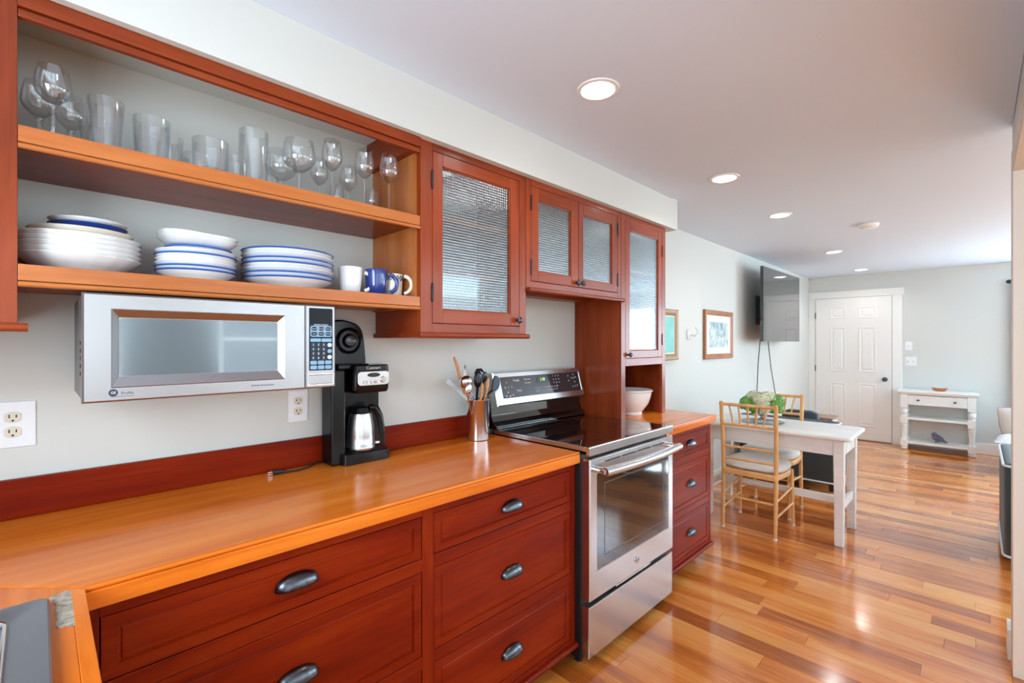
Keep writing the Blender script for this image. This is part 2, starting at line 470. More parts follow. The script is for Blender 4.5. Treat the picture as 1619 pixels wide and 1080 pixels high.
# windows of the right wall and over the sink: frame, sash bars and pane
for i, (x, w_) in enumerate(WIN_R):
    g = G().frame_y(x - w_ / 2, x + w_ / 2, 0.67, 2.17, 0.05, -3.0, -2.92)
    f = struct('window_%d' % (i + 1), g, TRIM, bevel=0.002)
    struct('sash_bar', G().box(x - w_ / 2 + 0.05, x + w_ / 2 - 0.05, -2.98, -2.95, 1.40, 1.44), TRIM, f)
    struct('window_pane', G().box(x - w_ / 2 + 0.05, x + w_ / 2 - 0.05, -2.968, -2.962, 0.72, 2.12), PANE, f)
g = G()
for a, b, c, d in ((0.02, 0.06, 1.08, 2.02), (0.94, 0.98, 1.08, 2.02), (0.06, 0.94, 1.98, 2.02), (0.06, 0.94, 1.08, 1.12)):
    g.box(-0.76, -0.68, a, b, c, d)
f = struct('window_5', g, TRIM, bevel=0.002)
struct('sash_bar', G().box(-0.74, -0.71, 0.06, 0.94, 1.53, 1.57), TRIM, f)
struct('window_pane', G().box(-0.728, -0.722, 0.06, 0.94, 1.12, 1.98), PANE, f)

g = G()
for a, b, c, d in ((-2.5, -2.42, 0, 2.1), (-0.98, -0.9, 0, 2.1), (-2.42, -0.98, 2.02, 2.1), (-2.42, -0.98, 0, 0.1), (-1.74, -1.66, 0.1, 2.02)):
    g.box(-0.76, -0.68, a, b, c, d)
f = struct('fill_door', g, TRIM)  # unseen glazed door, put in to carry the added fill lamp
struct('door_pane', G().box(-0.728, -0.722, -2.42, -0.98, 0.1, 2.02), PANE, f)

g = G()
for a, b, c, d in ((-2.3, -2.25, 0.72, 2.08), (-0.95, -0.9, 0.72, 2.08), (-2.25, -0.95, 2.03, 2.08), (-2.25, -0.95, 0.72, 0.77)):
    g.box(XF + 0.02, XF + 0.10, a, b, c, d)
f = struct('window_6', g, TRIM)
struct('sash_bar', G().box(XF + 0.04, XF + 0.08, -2.25, -0.95, 1.38, 1.42), TRIM, f)
struct('window_pane', G().box(XF + 0.058, XF + 0.064, -2.25, -0.95, 0.77, 2.03), PANE, f)

# floor: a sub-floor slab, single boards where the photo shows them, joined boards elsewhere
floor = struct('floor', G().box(-0.66, XF, -2.9, YW, -0.06, -0.018), plain('subfloor', srgb(112, 60, 28), 0.8))
unit = bpy.data.meshes.new('plank'); ug = G().box(-0.5, 0.5, -0.5, 0.5, -0.018, 0)
unit.from_pydata(ug.v, [], ug.f); unit.update(); unit.materials.append(M['floor_wood'])
PW = 0.104
rest = G(); rr = random.Random(11)
def board(x, y0, y1, single):
    z = -rr.random() * 0.0007
    if single:
        o = bpy.data.objects.new('plank', unit); C.objects.link(o); o.parent = floor; o['kind'] = 'structure'
        o.location = (x + PW / 2, (y0 + y1) / 2, z); o.scale = (PW - 0.0011, y1 - y0 - 0.0011, 1)
    else:
        rest.box(x + 0.0008, x + PW - 0.0008, y0 + 0.0008, y1 - 0.0008, z - 0.016, z)
x = 1.10
while x < XF - 0.001:
    pw = PW
    yend = 1.34 if x < 2.95 else YW
    y = -0.62
    while y < yend - 0.01:
        L_ = rr.choice([0.55, 0.7, 0.9, 1.1, 1.35, 1.6]) * (0.7 + 0.5 * rr.random())
        e = min(y + L_, yend)
        if yend - e < 0.25: e = yend
        board(x, y, e, True); y = e
    y = -2.9
    while y < -0.63:
        e = min(y + 0.6 + 0.9 * rr.random(), -0.62)
        board(x, y, e, False); y = e
    x += PW
x = 1.10 - PW
while x > -0.66:
    y = -2.9
    while y < 1.30:
        e = min(y + 0.6 + 0.9 * rr.random(), 1.34)
        board(x, y, e, False); y = e
    x -= PW
o = mk('floor_boards', rest, 'floor_wood', floor, kind='stuff')

# six-panel door in the far wall with its casing
DY0, DY1, DZ = 0.822, 1.715, 2.026
door = struct('door_1', G().box(XF - 0.03, XF - 0.005, DY0 + 0.004, DY1 - 0.004, 0.012, DZ - 0.004), DOORW, bevel=0.002)
for (a, b) in ((1.345, 1.53), (0.995, 1.19)):
    for (c, d) in ((1.725, 1.89), (0.965, 1.60), (0.20, 0.80)):
        g = G(); x0 = XF - 0.03
        r0 = [(x0 + 0.001, a, c), (x0 + 0.001, b, c), (x0 + 0.001, b, d), (x0 + 0.001, a, d)]
        def ins(k, dx): return [(x0 + dx, a + k, c + k), (x0 + dx, b - k, c + k), (x0 + dx, b - k, d - k), (x0 + dx, a + k, d - k)]
        g.loops([ins(0, 0.002), ins(0.004, -0.006), ins(0.014, -0.006), ins(0.02, -0.001), ins(0.034, -0.001), ins(0.05, -0.006)], True, True)
        struct('door_panel', g, DOORW, door)
g = G().lathe([(0.001, 0), (0.024, 0.002), (0.03, 0.012), (0.028, 0.026), (0.014, 0.034), (0.012, 0.05), (0.03, 0.052), (0.03, 0.058)], 20)
g.v = [(XF - 0.088 + p[2], 0.897 + p[0], 0.875 + p[1]) for p in g.v]
struct('door_knob', g, IRON, door, smooth=40)
for z in (0.25, 1.0, 1.78):
    struct('hinge', G().box(XF - 0.035, XF - 0.028, DY1 - 0.006, DY1 + 0.006, z - 0.045, z + 0.045), IRON, door)
g = G().box(XF - 0.02, XF, DY0 - 0.105, DY0, 0, DZ).box(XF - 0.02, XF, DY1, YW - 0.001, 0, DZ).box(XF - 0.026, XF, DY0 - 0.125, YW - 0.001, DZ, DZ + 0.10)
struct('trim_1', g, TRIM, bevel=0.003)

# recessed ceiling lights: ring, glowing lens, and the lamp's own light
for i, (x, y) in enumerate(LIGHTS):
    which = ['above the near counter end, largest in view', 'second nearest, above the range', 'third one along, past the soffit end',
             'fourth one along, level with the television', 'farthest one, just before the white door'][i]
    zc = ZC - 0.008 if x < 2.97 else ZC
    t = thing('ceiling_light', 'round white recessed ceiling light, ' + which, 'ceiling light', (x, y, zc), 'recessed lights along the ceiling')
    mk('trim_ring', G().lathe([(0.062, -0.001), (0.064, -0.006), (0.078, -0.004), (0.08, 0.0)], 40, (x, y, zc)), TRIM, t, smooth=50)
    mk('diffuser', G().lathe([(0.001, -0.003), (0.063, -0.0035), (0.063, 0.0)], 40, (x, y, zc)), LAMPON, t)
    l = bpy.data.lights.new('lamp_glow', 'SPOT'); l.energy = 8; l.spot_size = R(150); l.spot_blend = 0.6; l.shadow_soft_size = 0.06; l.color = (1.0, 0.97, 0.95)
    o = bpy.data.objects.new('lamp_glow', l); C.objects.link(o); o.parent = t; o.location = (0, 0, -0.03)
sd = thing('smoke_detector', 'small flat white smoke detector on the ceiling', 'smoke detector', (4.78, 0.63, ZC))
mk('housing', G().lathe([(0.001, -0.03), (0.05, -0.03), (0.066, -0.018), (0.07, 0)], 32, (4.78, 0.63, ZC)), TRIM, sd, smooth=40)
mk('indicator', G().ball((4.80, 0.58, ZC - 0.028), 0.006, 0.006, 0.004, 8, 6), PRINTW, sd)

# ------------------------------------------------------------------ cabinets
def panel_front(g, x0, x1, z0, z1, y, t, inset, dep=0.004, bev=0.004):
    """drawer front: slab with a raised frame, its field stepped back by a fine bevel"""
    def ring(k, yy): return [(x0 + k, yy, z0 + k), (x1 - k, yy, z0 + k), (x1 - k, yy, z1 - k), (x0 + k, yy, z1 - k)]
    g.loops([ring(0, y + t), ring(0, y + 0.0015), ring(0.0015, y), ring(inset, y), ring(inset + 0.001, y + dep), ring(inset + bev, y + dep),
             ring(inset + bev + 0.003, y + dep - 0.002)])
    return g
def bin_pull(parent, x, y, z, wd=0.052, h=0.034, d=0.026, label=None):
    g = G(); nu, nv = 18, 8; vs = []; fs = []
    for j in range(nv + 1):
        b = PI / 2 * j / nv
        for i in range(nu + 1):
            a = PI * i / nu
            r = math.sin(a) ** 0.8
            vs.append((x + wd * math.cos(a), y - d * r * math.sin(b) - 0.002, z - 0.012 + h * r * math.cos(b)))
    for j in range(nv):
        for i in range(nu):
            k = j * (nu + 1) + i; fs.append((k, k + nu + 1, k + nu + 2, k + 1))
    g.add(vs, fs)
    o = mk('cup_handle', g, IRON, parent, smooth=60, solid=0.003)
    return o
def base_cabinet(name, label, x0, x1, cols, rows, yf, y1, ztop, toe=0.095):
    t = thing(name, label, 'cabinet', ((x0 + x1) / 2, (yf + y1) / 2, 0))
    g = G().box(x0, x0 + 0.018, yf + 0.02, y1, toe, ztop).box(x1 - 0.018, x1, yf + 0.02, y1, toe, ztop)
    g.box(x0 + 0.018, x1 - 0.018, yf + 0.02, y1, toe, toe + 0.02).box(x0 + 0.018, x1 - 0.018, y1 - 0.01, y1, toe + 0.02, ztop)
    g.box(x0 + 0.018, x1 - 0.018, yf + 0.09, yf + 0.11, 0, toe)
    mks('carcass_panel', g, 'mahogany_z', t)
    g = G(); xs = [x0] + [v for c in cols for v in c] + [x1]
    for i in range(0, len(xs), 2): g.box(xs[i], xs[i + 1], yf, yf + 0.02, toe, ztop)
    mks('stile', g, 'mahogany_z', t, bevel=0.0012)
    g = G(); zs = [toe] + [v for r_ in sorted(rows) for v in r_] + [ztop]
    for (a, b) in cols:
        for i in range(0, len(zs), 2): g.box(a, b, yf + 0.0004, yf + 0.02, zs[i], zs[i + 1])
    mks('rail', g, 'mahogany_x', t, bevel=0.0012)
    for (a, b) in cols:
        for (c, d) in rows:
            dr = mk('drawer', panel_front(G(), a + 0.002, b - 0.002, c + 0.002, d - 0.002, yf + 0.001, 0.019, 0.027), 'mahogany_x', t)
            mk('drawer_box', G().box(a + 0.01, b - 0.01, yf + 0.02, y1 - 0.06, c + 0.01, d - 0.02), 'pine_y', dr)
            bin_pull(dr, (a + b) / 2, yf + 0.003, (c + d) / 2 + (0.004 if d - c < 0.2 else 0.0))
    g = G().tube([(x0, yf - 0.004, toe - 0.008), (x1 + 0.004, yf - 0.004, toe - 0.008)], 0.013, 12)
    mk('toe_moulding', g, 'mahogany_x', t, smooth=40)
    return t
ROWS = [(0.706, 0.838), (0.402, 0.666), (0.118, 0.364)]
base_cabinet('base_cabinet', 'long red-brown base cabinet of six drawers left of the range', 0.05, 1.612, [(0.082, 0.835), (0.878, 1.58)], ROWS, 1.22, 1.80, 0.872)
base_cabinet('base_cabinet', 'narrow red-brown base cabinet of three drawers right of the range', 2.40, 3.05, [(2.487, 3.022)], ROWS, 1.22, 1.80, 0.872)
# sink cabinet under the return of the counter
t = thing('sink_cabinet', 'red-brown cabinet below the sink counter at the left edge', 'cabinet', (-0.3, 0.7, 0))
mks('carcass_panel', G().box(-0.65, 0.0, 0.25, 1.18, 0.095, 0.77).box(-0.65, -0.08, 0.25, 1.18, 0, 0.095), 'cherry_z', t, bevel=0.002)
for a, b in ((0.28, 0.70), (0.73, 1.15)):
    d = mk('door', G().box(0.0, 0.018, a, b, 0.12, 0.75), 'cherry_z', t, bevel=0.003)
    mk('knob', G().ball((0.03, b - 0.04 if a < 0.5 else a + 0.04, 0.68), 0.014, 0.014, 0.014), IRON, d, smooth=60)

# counter, one continuous top: long run, return with the sink, front band, splashback
ZT = 0.914
ct = thing('countertop', 'glossy honey-orange wooden countertop with dark red splashback and sink return', 'countertop', (0.6, 1.5, ZT))
g = G().prism([(0.058, 1.204), (1.612, 1.204), (1.612, 1.808), (-0.546, 1.808)], 'z', ZT - 0.042, ZT)
mk('counter_slab', g, 'counter_x', ct, bevel=0.0015)
SX = 0.018
g = G().box(-0.005, 0.040, 0.2, 1.16, ZT - 0.042, ZT - 0.0008)
g.prism([(0.040, 1.16), (0.056, 1.203), (-0.548, 1.807), (-0.655, 1.807), (-0.655, 1.16)], 'z', ZT - 0.042, ZT - 0.0008)
g.box(-0.655, -0.48, 0.2, 1.16, ZT - 0.042, ZT - 0.0008).box(-0.48, -0.005, 0.2, 0.42, ZT - 0.042, ZT - 0.0008)
mk('sink_counter', g, 'counter_y', ct, bevel=0.0012)
# front edge: a rounded bead, a fine groove, then the square band
g = G().tube([(0.058, 1.2, ZT - 0.0045), (1.612, 1.2, ZT - 0.0045)], 0.0055, 10)
mk('edge_bead', g, 'counter_x', ct, smooth=40)
mk('front_band', G().box(0.052, 1.612, 1.193, 1.204, ZT - 0.046, ZT - 0.0095), 'counter_x', ct, bevel=0.002)
mk('side_band', G().prism([(0.040, 0.2), (0.060, 0.2), (0.060, 1.1925), (0.0515, 1.2), (0.040, 1.2)], 'z', ZT - 0.046, ZT + 0.0006), 'counter_y', ct, bevel=0.0015)
# bare worn patch by the mitre, ragged outline
pts = []
rw = random.Random(3)
for (px, py) in [(0.044, 1.198), (0.034, 1.206), (0.014, 1.198), (0.010, 1.188), (0.017, 1.178), (0.019, 1.15), (0.018, 1.12), (0.020, 1.095), (0.018, 1.07), (0.022, 1.055), (0.03, 1.06), (0.036, 1.048), (0.042, 1.052), (0.046, 1.08), (0.045, 1.13)]:
    pts.append((px + rw.uniform(-.0015, .0015), py + rw.uniform(-.002, .002)))
mk('worn_patch', G().prism(pts, 'z', ZT - 0.001, ZT + 0.0004), WORN, ct, label='bare greyish worn patch of the counter finish')
mk('splashback', G().box(-0.65, 1.612, 1.79, 1.809, ZT, 1.018), 'mahogany_x', ct, bevel=0.003)
ct2 = thing('countertop', 'short honey-orange wooden countertop right of the range under a white bowl', 'countertop', (2.7, 1.5, ZT))
mk('counter_slab', G().box(2.388, 3.065, 1.204, 1.808, ZT - 0.042, ZT), 'counter_x', ct2, bevel=0.0015)
mk('edge_bead', G().tube([(2.388, 1.2, ZT - 0.0045), (3.07, 1.2, ZT - 0.0045)], 0.0055, 10), 'counter_x', ct2, smooth=40)
mk('front_band', G().box(2.388, 3.075, 1.193, 1.204, ZT - 0.046, ZT - 0.0095).box(3.065, 3.075, 1.204, 1.808, ZT - 0.046, ZT - 0.0015), 'counter_x', ct2, bevel=0.002)

# sink: dark grey rim with a sunken basin
t = thing('sink', 'dark blue-grey sink with raised rim set in the counter corner', 'sink', (-0.24, 0.8, ZT))
g = G()
def ringr(x0, x1, y0, y1, r, z): return [(p[0], p[1], z) for p in rrect(x0, x1, y0, y1, r, 4)]
X0, X1, Y0, Y1 = -0.475, 0.012, 0.43, 1.165
rings = [ringr(X0, X1, Y0, Y1, 0.012, ZT - 0.002), ringr(X0, X1, Y0, Y1, 0.012, ZT + 0.013), ringr(X0 + .003, X1 - .003, Y0 + .003, Y1 - .003, 0.012, ZT + 0.016),
         ringr(X0 + .05, X1 - .05, Y0 + .05, Y1 - .05, 0.03, ZT + 0.014), ringr(X0 + .056, X1 - .056, Y0 + .056, Y1 - .056, 0.03, ZT + 0.010),
         ringr(X0 + .064, X1 - .064, Y0 + .064, Y1 - .064, 0.035, ZT - 0.12), ringr(X0 + .09, X1 - .09, Y0 + .09, Y1 - .09, 0.04, ZT - 0.138)]
g.loops(rings, False, True)
mk('basin', g, STEELD, t, smooth=35)
mk('drain', G().lathe([(0.001, 0.0), (0.03, 0.001), (0.04, 0.004), (0.042, 0)], 24, (-0.23, 0.8, ZT - 0.138)), CHROME, t, smooth=40)
mk('rim_highlight', G().loops([ringr(X0 + .047, X1 - .047, Y0 + .047, Y1 - .047, 0.03, ZT + 0.0145), ringr(X0 + .049, X1 - .049, Y0 + .049, Y1 - .049, 0.03, ZT + 0.0185),
    ringr(X0 + .053, X1 - .053, Y0 + .053, Y1 - .053, 0.03, ZT + 0.0185), ringr(X0 + .055, X1 - .055, Y0 + .055, Y1 - .055, 0.03, ZT + 0.0125)], False, False), CHROME, t, smooth=60)  # bright ring added to draw the highlight along the basin edge

# ------------------------------------------------------------------ wall cabinets
YF = 1.475
def ribbed_pane(x0, x1, z0, z1, y, amp=0.0042):
    g = G(); k = 4; n = k * max(4, int((x1 - x0) / 0.0125)); m_ = k * max(4, int((z1 - z0) / 0.0110)); vs = []; fs = []
    for i in range(n + 1):
        for j in range(m_ + 1):
            vs.append((x0 + (x1 - x0) * i / n, y - amp * (0.5 + 0.38 * math.cos(2 * PI * i / k) + 0.12 * math.cos(2 * PI * j / k)), z0 + (z1 - z0) * j / m_))
    for i in range(n):
        for j in range(m_):
            q = i * (m_ + 1) + j; fs.append((q, q + m_ + 1, q + m_ + 2, q + 1))
    m = len(vs); vs += [(x0, y + 0.003, z0), (x0, y + 0.003, z1), (x1, y + 0.003, z0), (x1, y + 0.003, z1)]
    fs.append((m, m + 1, m + 3, m + 2))
    return g.add(vs, fs)
def knob(parent, x, y, z):
    g = G().lathe([(0.001, -0.026), (0.010, -0.025), (0.0145, -0.019), (0.013, -0.013), (0.007, -0.009), (0.006, 0.0)], 20)
    g.v = [(x + p[0], y + p[2], z + p[1]) for p in g.v]
    return mk('knob', g, IRON, parent, smooth=50)
def hinge(parent, x, y, z):
    g = G().box(x - 0.004, x + 0.004, y - 0.004, y + 0.001, z - 0.03, z + 0.03)
    g.ball((x, y - 0.002, z + 0.033), 0.004, 0.004, 0.005, 8, 6); g.ball((x, y - 0.002, z - 0.033), 0.004, 0.004, 0.005, 8, 6)
    return mk('hinge', g, HINGE, parent)
def glass_door(parent, x0, x1, z0, z1, gx0, gx1, gz0, gz1, knob_x, knob_z, hinge_side, hz):
    y = YF
    w = 0.006
    def rg(k, yy): return [(gx0 - 0.001 + k, yy, gz0 - 0.001 + k), (gx1 + 0.001 - k, yy, gz0 - 0.001 + k), (gx1 + 0.001 - k, yy, gz1 + 0.001 - k), (gx0 - 0.001 + k, yy, gz1 + 0.001 - k)]
    d = mk('door', G().loops([rg(0, y + 0.013), rg(0, y + 0.005), rg(w, y + 0.008), rg(w, y + 0.013)], False, False), 'cherry_x', parent)
    mks('door_stile', G().box(x0, gx0, y, y + 0.02, z0, z1).box(gx1, x1, y, y + 0.02, z0, z1), 'cherry_z', d, bevel=0.0015)
    mks('door_rail', G().box(gx0, gx1, y, y + 0.02, gz1, z1).box(gx0, gx1, y, y + 0.02, z0, gz0), 'cherry_x', d, bevel=0.0015)
    mk('reeded_pane', ribbed_pane(gx0, gx1, gz0, gz1, y + 0.012), REED, d, smooth=70, label='pale ribbed glass pane')
    knob(d, knob_x, y, knob_z)
    for z in hz: hinge(d, x0 - 0.002 if hinge_side < 0 else x1 + 0.002, y, z)
    return d
def carcass(parent, x0, x1, z0, z1, shelves, bottom_trim=True, ysides=None):
    g = G().box(x0, x0 + 0.018, YF + 0.02, YW - 0.001, z0, z1).box(x1 - 0.018, x1, YF + 0.02, YW - 0.001, z0, z1)
    mks('side_panel', g, 'cherry_z', parent, bevel=0.001)
    g = G().box(x0 + 0.018, x1 - 0.018, YF + 0.02, YW - 0.001, z1 - 0.018, z1).box(x0 + 0.018, x1 - 0.018, YF + 0.02, YW - 0.001, z0 + 0.02, z0 + 0.04)
    mks('cabinet_floor', g, 'cherry_x', parent)
    mk('back_panel', G().box(x0 + 0.018, x1 - 0.018, YW - 0.012, YW - 0.002, z0 + 0.04, z1 - 0.018), WHITEF, parent)
    for z in shelves:
        mk('shelf', G().box(x0 + 0.019, x1 - 0.019, YF + 0.05, YW - 0.013, z - 0.01, z + 0.01), 'pine_x', parent, bevel=0.001)
def bottom_bead(parent, x0, x1, z, ext0=0.012, ext1=0.012):
    g = G().tube([(x0 - ext0, YF - 0.006, z), (x1 + ext1, YF - 0.006, z)], 0.011, 12)
    g.box(x0 - ext0 + 0.002, x1 + ext1 - 0.002, YF - 0.006, YW - 0.002, z - 0.009, z + 0.009)
    return mk('base_moulding', g, 'cherry_x', parent, smooth=40)
ZU = 2.1405
# tall glass cabinet beside the open shelves
t = thing('wall_cabinet', 'tall single-door wall cabinet with reeded glass beside the open shelves', 'cabinet', (1.29, 1.64, 1.40))
carcass(t, 1.002, 1.576, 1.413, ZU, [1.66, 1.88])
mks('stile', G().box(1.002, 1.054, YF, YF + 0.02, 1.413, ZU).box(1.535, 1.576, YF, YF + 0.02, 1.413, ZU), 'cherry_z', t, bevel=0.0012)
mks('rail', G().box(1.054, 1.535, YF, YF + 0.02, 2.112, ZU).box(1.054, 1.535, YF, YF + 0.02, 1.413, 1.45), 'cherry_x', t, bevel=0.0012)
glass_door(t, 1.056, 1.533, 1.453, 2.11, 1.104, 1.478, 1.506, 2.062, 1.52, 1.478, -1, (2.0, 1.57))
bottom_bead(t, 1.002, 1.576, 1.406)
# two-door cabinet over the range
t = thing('wall_cabinet', 'short two-door wall cabinet with reeded glass above the range', 'cabinet', (1.98, 1.64, 1.62))
carcass(t, 1.579, 2.389, 1.632, ZU, [])
mks('stile', G().box(1.579, 1.612, YF, YF + 0.02, 1.632, ZU).box(2.353, 2.389, YF, YF + 0.02, 1.632, ZU), 'cherry_z', t, bevel=0.0012)
mks('rail', G().box(1.612, 2.353, YF, YF + 0.02, 2.112, ZU).box(1.612, 2.353, YF, YF + 0.02, 1.632, 1.664), 'cherry_x', t, bevel=0.0012)
glass_door(t, 1.614, 1.978, 1.667, 2.11, 1.666, 1.918, 1.716, 2.053, 1.958, 1.688, -1, (2.03, 1.73))
glass_door(t, 1.981, 2.351, 1.667, 2.11, 2.022, 2.297, 1.712, 2.053, 2.003, 1.688, 1, (2.03, 1.74))
g = G().tube([(1.585, YF - 0.008, 1.624), (2.405, YF - 0.008, 1.624)], 0.011, 12)
mk('base_moulding', g, 'cherry_x', t, smooth=40)
mk('light_strip', G().box(1.6, 2.37, 1.70, 1.79, 1.628, 1.652), 'cherry_x', t)
# tall cabinet standing on the counter
t = thing('counter_cabinet', 'tall narrow glass-door cabinet standing on the counter right of the range', 'cabinet', (2.66, 1.64, ZT))
g = G().box(2.392, 2.41, YF + 0.02, 1.752, ZT, ZU).box(2.92, 2.938, YF + 0.02, YW - 0.001, ZT, ZU)
mks('side_panel', g, 'cherry_z', t, bevel=0.001)
mk('filler_strip', G().box(2.388, 2.412, 1.752, YW - 0.001, ZT, ZU), 'cherry_z', t, bevel=0.001)
mks('cabinet_floor', G().box(2.41, 2.92, YF + 0.02, YW - 0.001, 1.262, 1.28).box(2.41, 2.92, YF + 0.02, YW - 0.001, ZU - 0.018, ZU), 'cherry_x', t)
mk('back_panel', G().box(2.41, 2.92, YW - 0.012, YW - 0.002, ZT, 1.262), 'cherry_z', t)
mk('lining', G().box(2.41, 2.92, YW - 0.012, YW - 0.002, 1.28, ZU - 0.018), WHITEF, t)
for z in (1.55, 1.82): mk('shelf', G().box(2.411, 2.919, YF + 0.05, YW - 0.013, z - 0.01, z + 0.01), 'pine_x', t, bevel=0.001)
mks('stile', G().box(2.392, 2.437, YF, YF + 0.02, ZT, ZU).box(2.892, 2.938, YF, YF + 0.02, ZT, ZU), 'cherry_z', t, bevel=0.0012)
mks('rail', G().box(2.437, 2.892, YF, YF + 0.02, 2.108, ZU).box(2.437, 2.892, YF, YF + 0.02, 1.238, 1.282), 'cherry_x', t, bevel=0.0012)
glass_door(t, 2.439, 2.89, 1.284, 2.106, 2.489, 2.84, 1.33, 2.05, 2.468, 1.305, 1, (1.98, 1.40))
# open shelf unit
t = thing('open_shelf_unit', 'open wooden shelf unit with two shelves of glasses and dishes', 'shelf', (0.5, 1.64, 1.5))
mk('top_rail', G().box(-0.034, 1.0, YF - 0.006, YF + 0.016, 2.107, 2.1405), 'cherry_x', t, bevel=0.0015)
mk('rail_bead', G().box(-0.034, 1.0, YF - 0.002, YF + 0.016, 2.085, 2.1045), 'cherry_x', t, bevel=0.004)
S1, S2 = 1.851, 1.549
for z in (S1, S2):
    s = mk('shelf', G().box(-0.07, 1.0, YF + 0.012, YW - 0.001, z - 0.038, z), 'cherry_x', t, bevel=0.0012)
    mk('shelf_band', G().box(-0.0335, 1.0, YF, YF + 0.012, z - 0.036, z), 'pine_x', s, bevel=0.0015)
    mk('shelf_bead', G().tube([(-0.0335, YF + 0.004, z - 0.0435), (1.0, YF + 0.004, z - 0.0435)], 0.0065, 10), 'pine_x', s, smooth=40)
mk('side_lining', G().box(0.990, 1.0, YF + 0.02, YW - 0.001, 1.505, 2.15), 'pine_z', t)
mk('corner_block', G().box(0.962, 0.99, YF + 0.016, YW - 0.001, 2.088, 2.2), 'cherry_y', t)
# cabinet at the left edge
t = thing('wall_cabinet', 'red-brown wall cabinet cut off by the left edge of the picture', 'cabinet', (-0.34, 1.64, 1.40))
g = G().box(-0.65, -0.632, YF + 0.02, YW - 0.001, 1.42, ZU).box(-0.09, -0.072, YF + 0.02, YW - 0.001, 1.42, ZU)
g.box(-0.632, -0.09, YF + 0.02, YW - 0.001, 1.42, 1.44).box(-0.632, -0.09, YF + 0.02, YW - 0.001, ZU - 0.018, ZU)
mks('side_panel', g, 'cherry_z', t)
mks('stile', G().box(-0.65, -0.60, YF, YF + 0.02, 1.42, ZU).box(-0.085, -0.034, YF - 0.001, YF + 0.02, 1.42, 2.2), 'cherry_z', t, bevel=0.0012)
mks('rail', G().box(-0.60, -0.085, YF, YF + 0.02, 2.112, ZU).box(-0.60, -0.085, YF, YF + 0.02, 1.42, 1.45), 'cherry_x', t)
glass_door(t, -0.598, -0.087, 1.452, 2.11, -0.55, -0.135, 1.505, 2.06, -0.11, 1.478, -1, (2.0, 1.57))
g = G().tube([(-0.65, YF - 0.006, 1.41), (-0.018, YF - 0.006, 1.41)], 0.009, 12).box(-0.65, -0.02, YF - 0.006, YF + 0.02, 1.402, 1.42)
mk('base_moulding', g, 'cherry_x', t, smooth=40)

# ------------------------------------------------------------------ range
t = thing('range', 'stainless steel electric range with black glass cooktop and oven door', 'stove', (2.0, 1.5, 0))
RX0, RX1, RY = 1.622, 2.378, 1.15
mk('body', G().box(RX0 - 0.004, RX1 + 0.002, RY + 0.045, 1.785, 0.03, 0.905), BLACKM, t, bevel=0.002)
for x in (RX0 + 0.03, RX1 - 0.03):
    for y in (RY + 0.08, 1.74): mk('foot', G().lathe([(0.018, 0), (0.018, 0.012), (0.01, 0.014), (0.01, 0.032)], 12, (x, y, 0)), BLACKM, t)
# storage drawer
g = G().box(RX0, RX1, RY + 0.004, RY + 0.045, 0.046, 0.262)
dr = mk('storage_drawer', g, STEELX, t, bevel=0.004)
mk('drawer_lip', G().box(RX0 + 0.22, RX1 - 0.22, RY + 0.012, RY + 0.03, 0.270, 0.277), CHROME, dr, bevel=0.001)
# oven door
def ring_y(x0, x1, z0, z1, y): return [(x0, y, z0), (x1, y, z0), (x1, y, z1), (x0, y, z1)]
dz0, dz1 = 0.286, 0.885
wx0, wx1, wz0, wz1 = 1.673, 2.332, 0.402, 0.818
g = G().loops([ring_y(RX0 + .002, RX1 - .002, dz0, dz1, RY + 0.044), ring_y(RX0 + .002, RX1 - .002, dz0, dz1, RY + 0.006), ring_y(RX0 + .007, RX1 - .007, dz0 + .004, dz1 - .004, RY),
    ring_y(wx0, wx1, wz0, wz1, RY), ring_y(wx0 + .003, wx1 - .003, wz0 + .003, wz1 - .003, RY + 0.004)], True, True)
door = mk('oven_door', g, STEELX, t)
mk('oven_window', G().box(wx0 + .003, wx1 - .003, RY + 0.0025, RY + 0.006, wz0 + .003, wz1 - .003), OVENGL, door)
# faint oven-cavity frame seen in the window
mk('window_border', G().frame_y(wx0 + .06, wx1 - .06, wz0 + .05, wz1 - .05, 0.003, RY + 0.0018, RY + 0.0028), plain('border_brown', srgb(92, 80, 76), 0.3), door)
for i in range(4):
    a = 1.735 + i * 0.139
    mk('vent_slot', G().box(a, a + 0.118, RY - 0.0008, RY + 0.003, 0.858, 0.864), BLACKM, door)
# bowed handle on two posts
pts = []; n = 24
for i in range(n + 1):
    s = i / n; x = RX0 + 0.035 + s * (RX1 - RX0 - 0.07)
    pts.append((x, RY - 0.052 - 0.022 * math.sin(PI * s), 0.838))
hd = mk('handle', G().tube(pts, 0.0185, 16), STEELX, door, smooth=50)
for s in (pts[0], pts[-1]):
    mk('handle_post', G().tube([(s[0] + (0.012 if s[0] < 2 else -0.012), RY + 0.001, 0.838), (s[0] + (0.006 if s[0] < 2 else -0.006), RY - 0.052, 0.838)], 0.013, 14), CHROME, hd, smooth=50)
# round maker's badge on the door
bd = mk('badge', G().tube([(2.003, RY + 0.0005, 0.345), (2.003, RY - 0.003, 0.345)], 0.0165, 28), CHROME, door, smooth=40)
mk('badge_ring', G().tube([(2.003 + 0.0135 * math.cos(2 * PI * k / 28), RY - 0.0034, 0.345 + 0.0135 * math.sin(2 * PI * k / 28)) for k in range(29)], 0.0009, 6, False), PRINTD, bd)
text('badge_letters', 'GE', 0.015, (2.003, RY - 0.0035, 0.345), FRONT, PRINTD, bd)
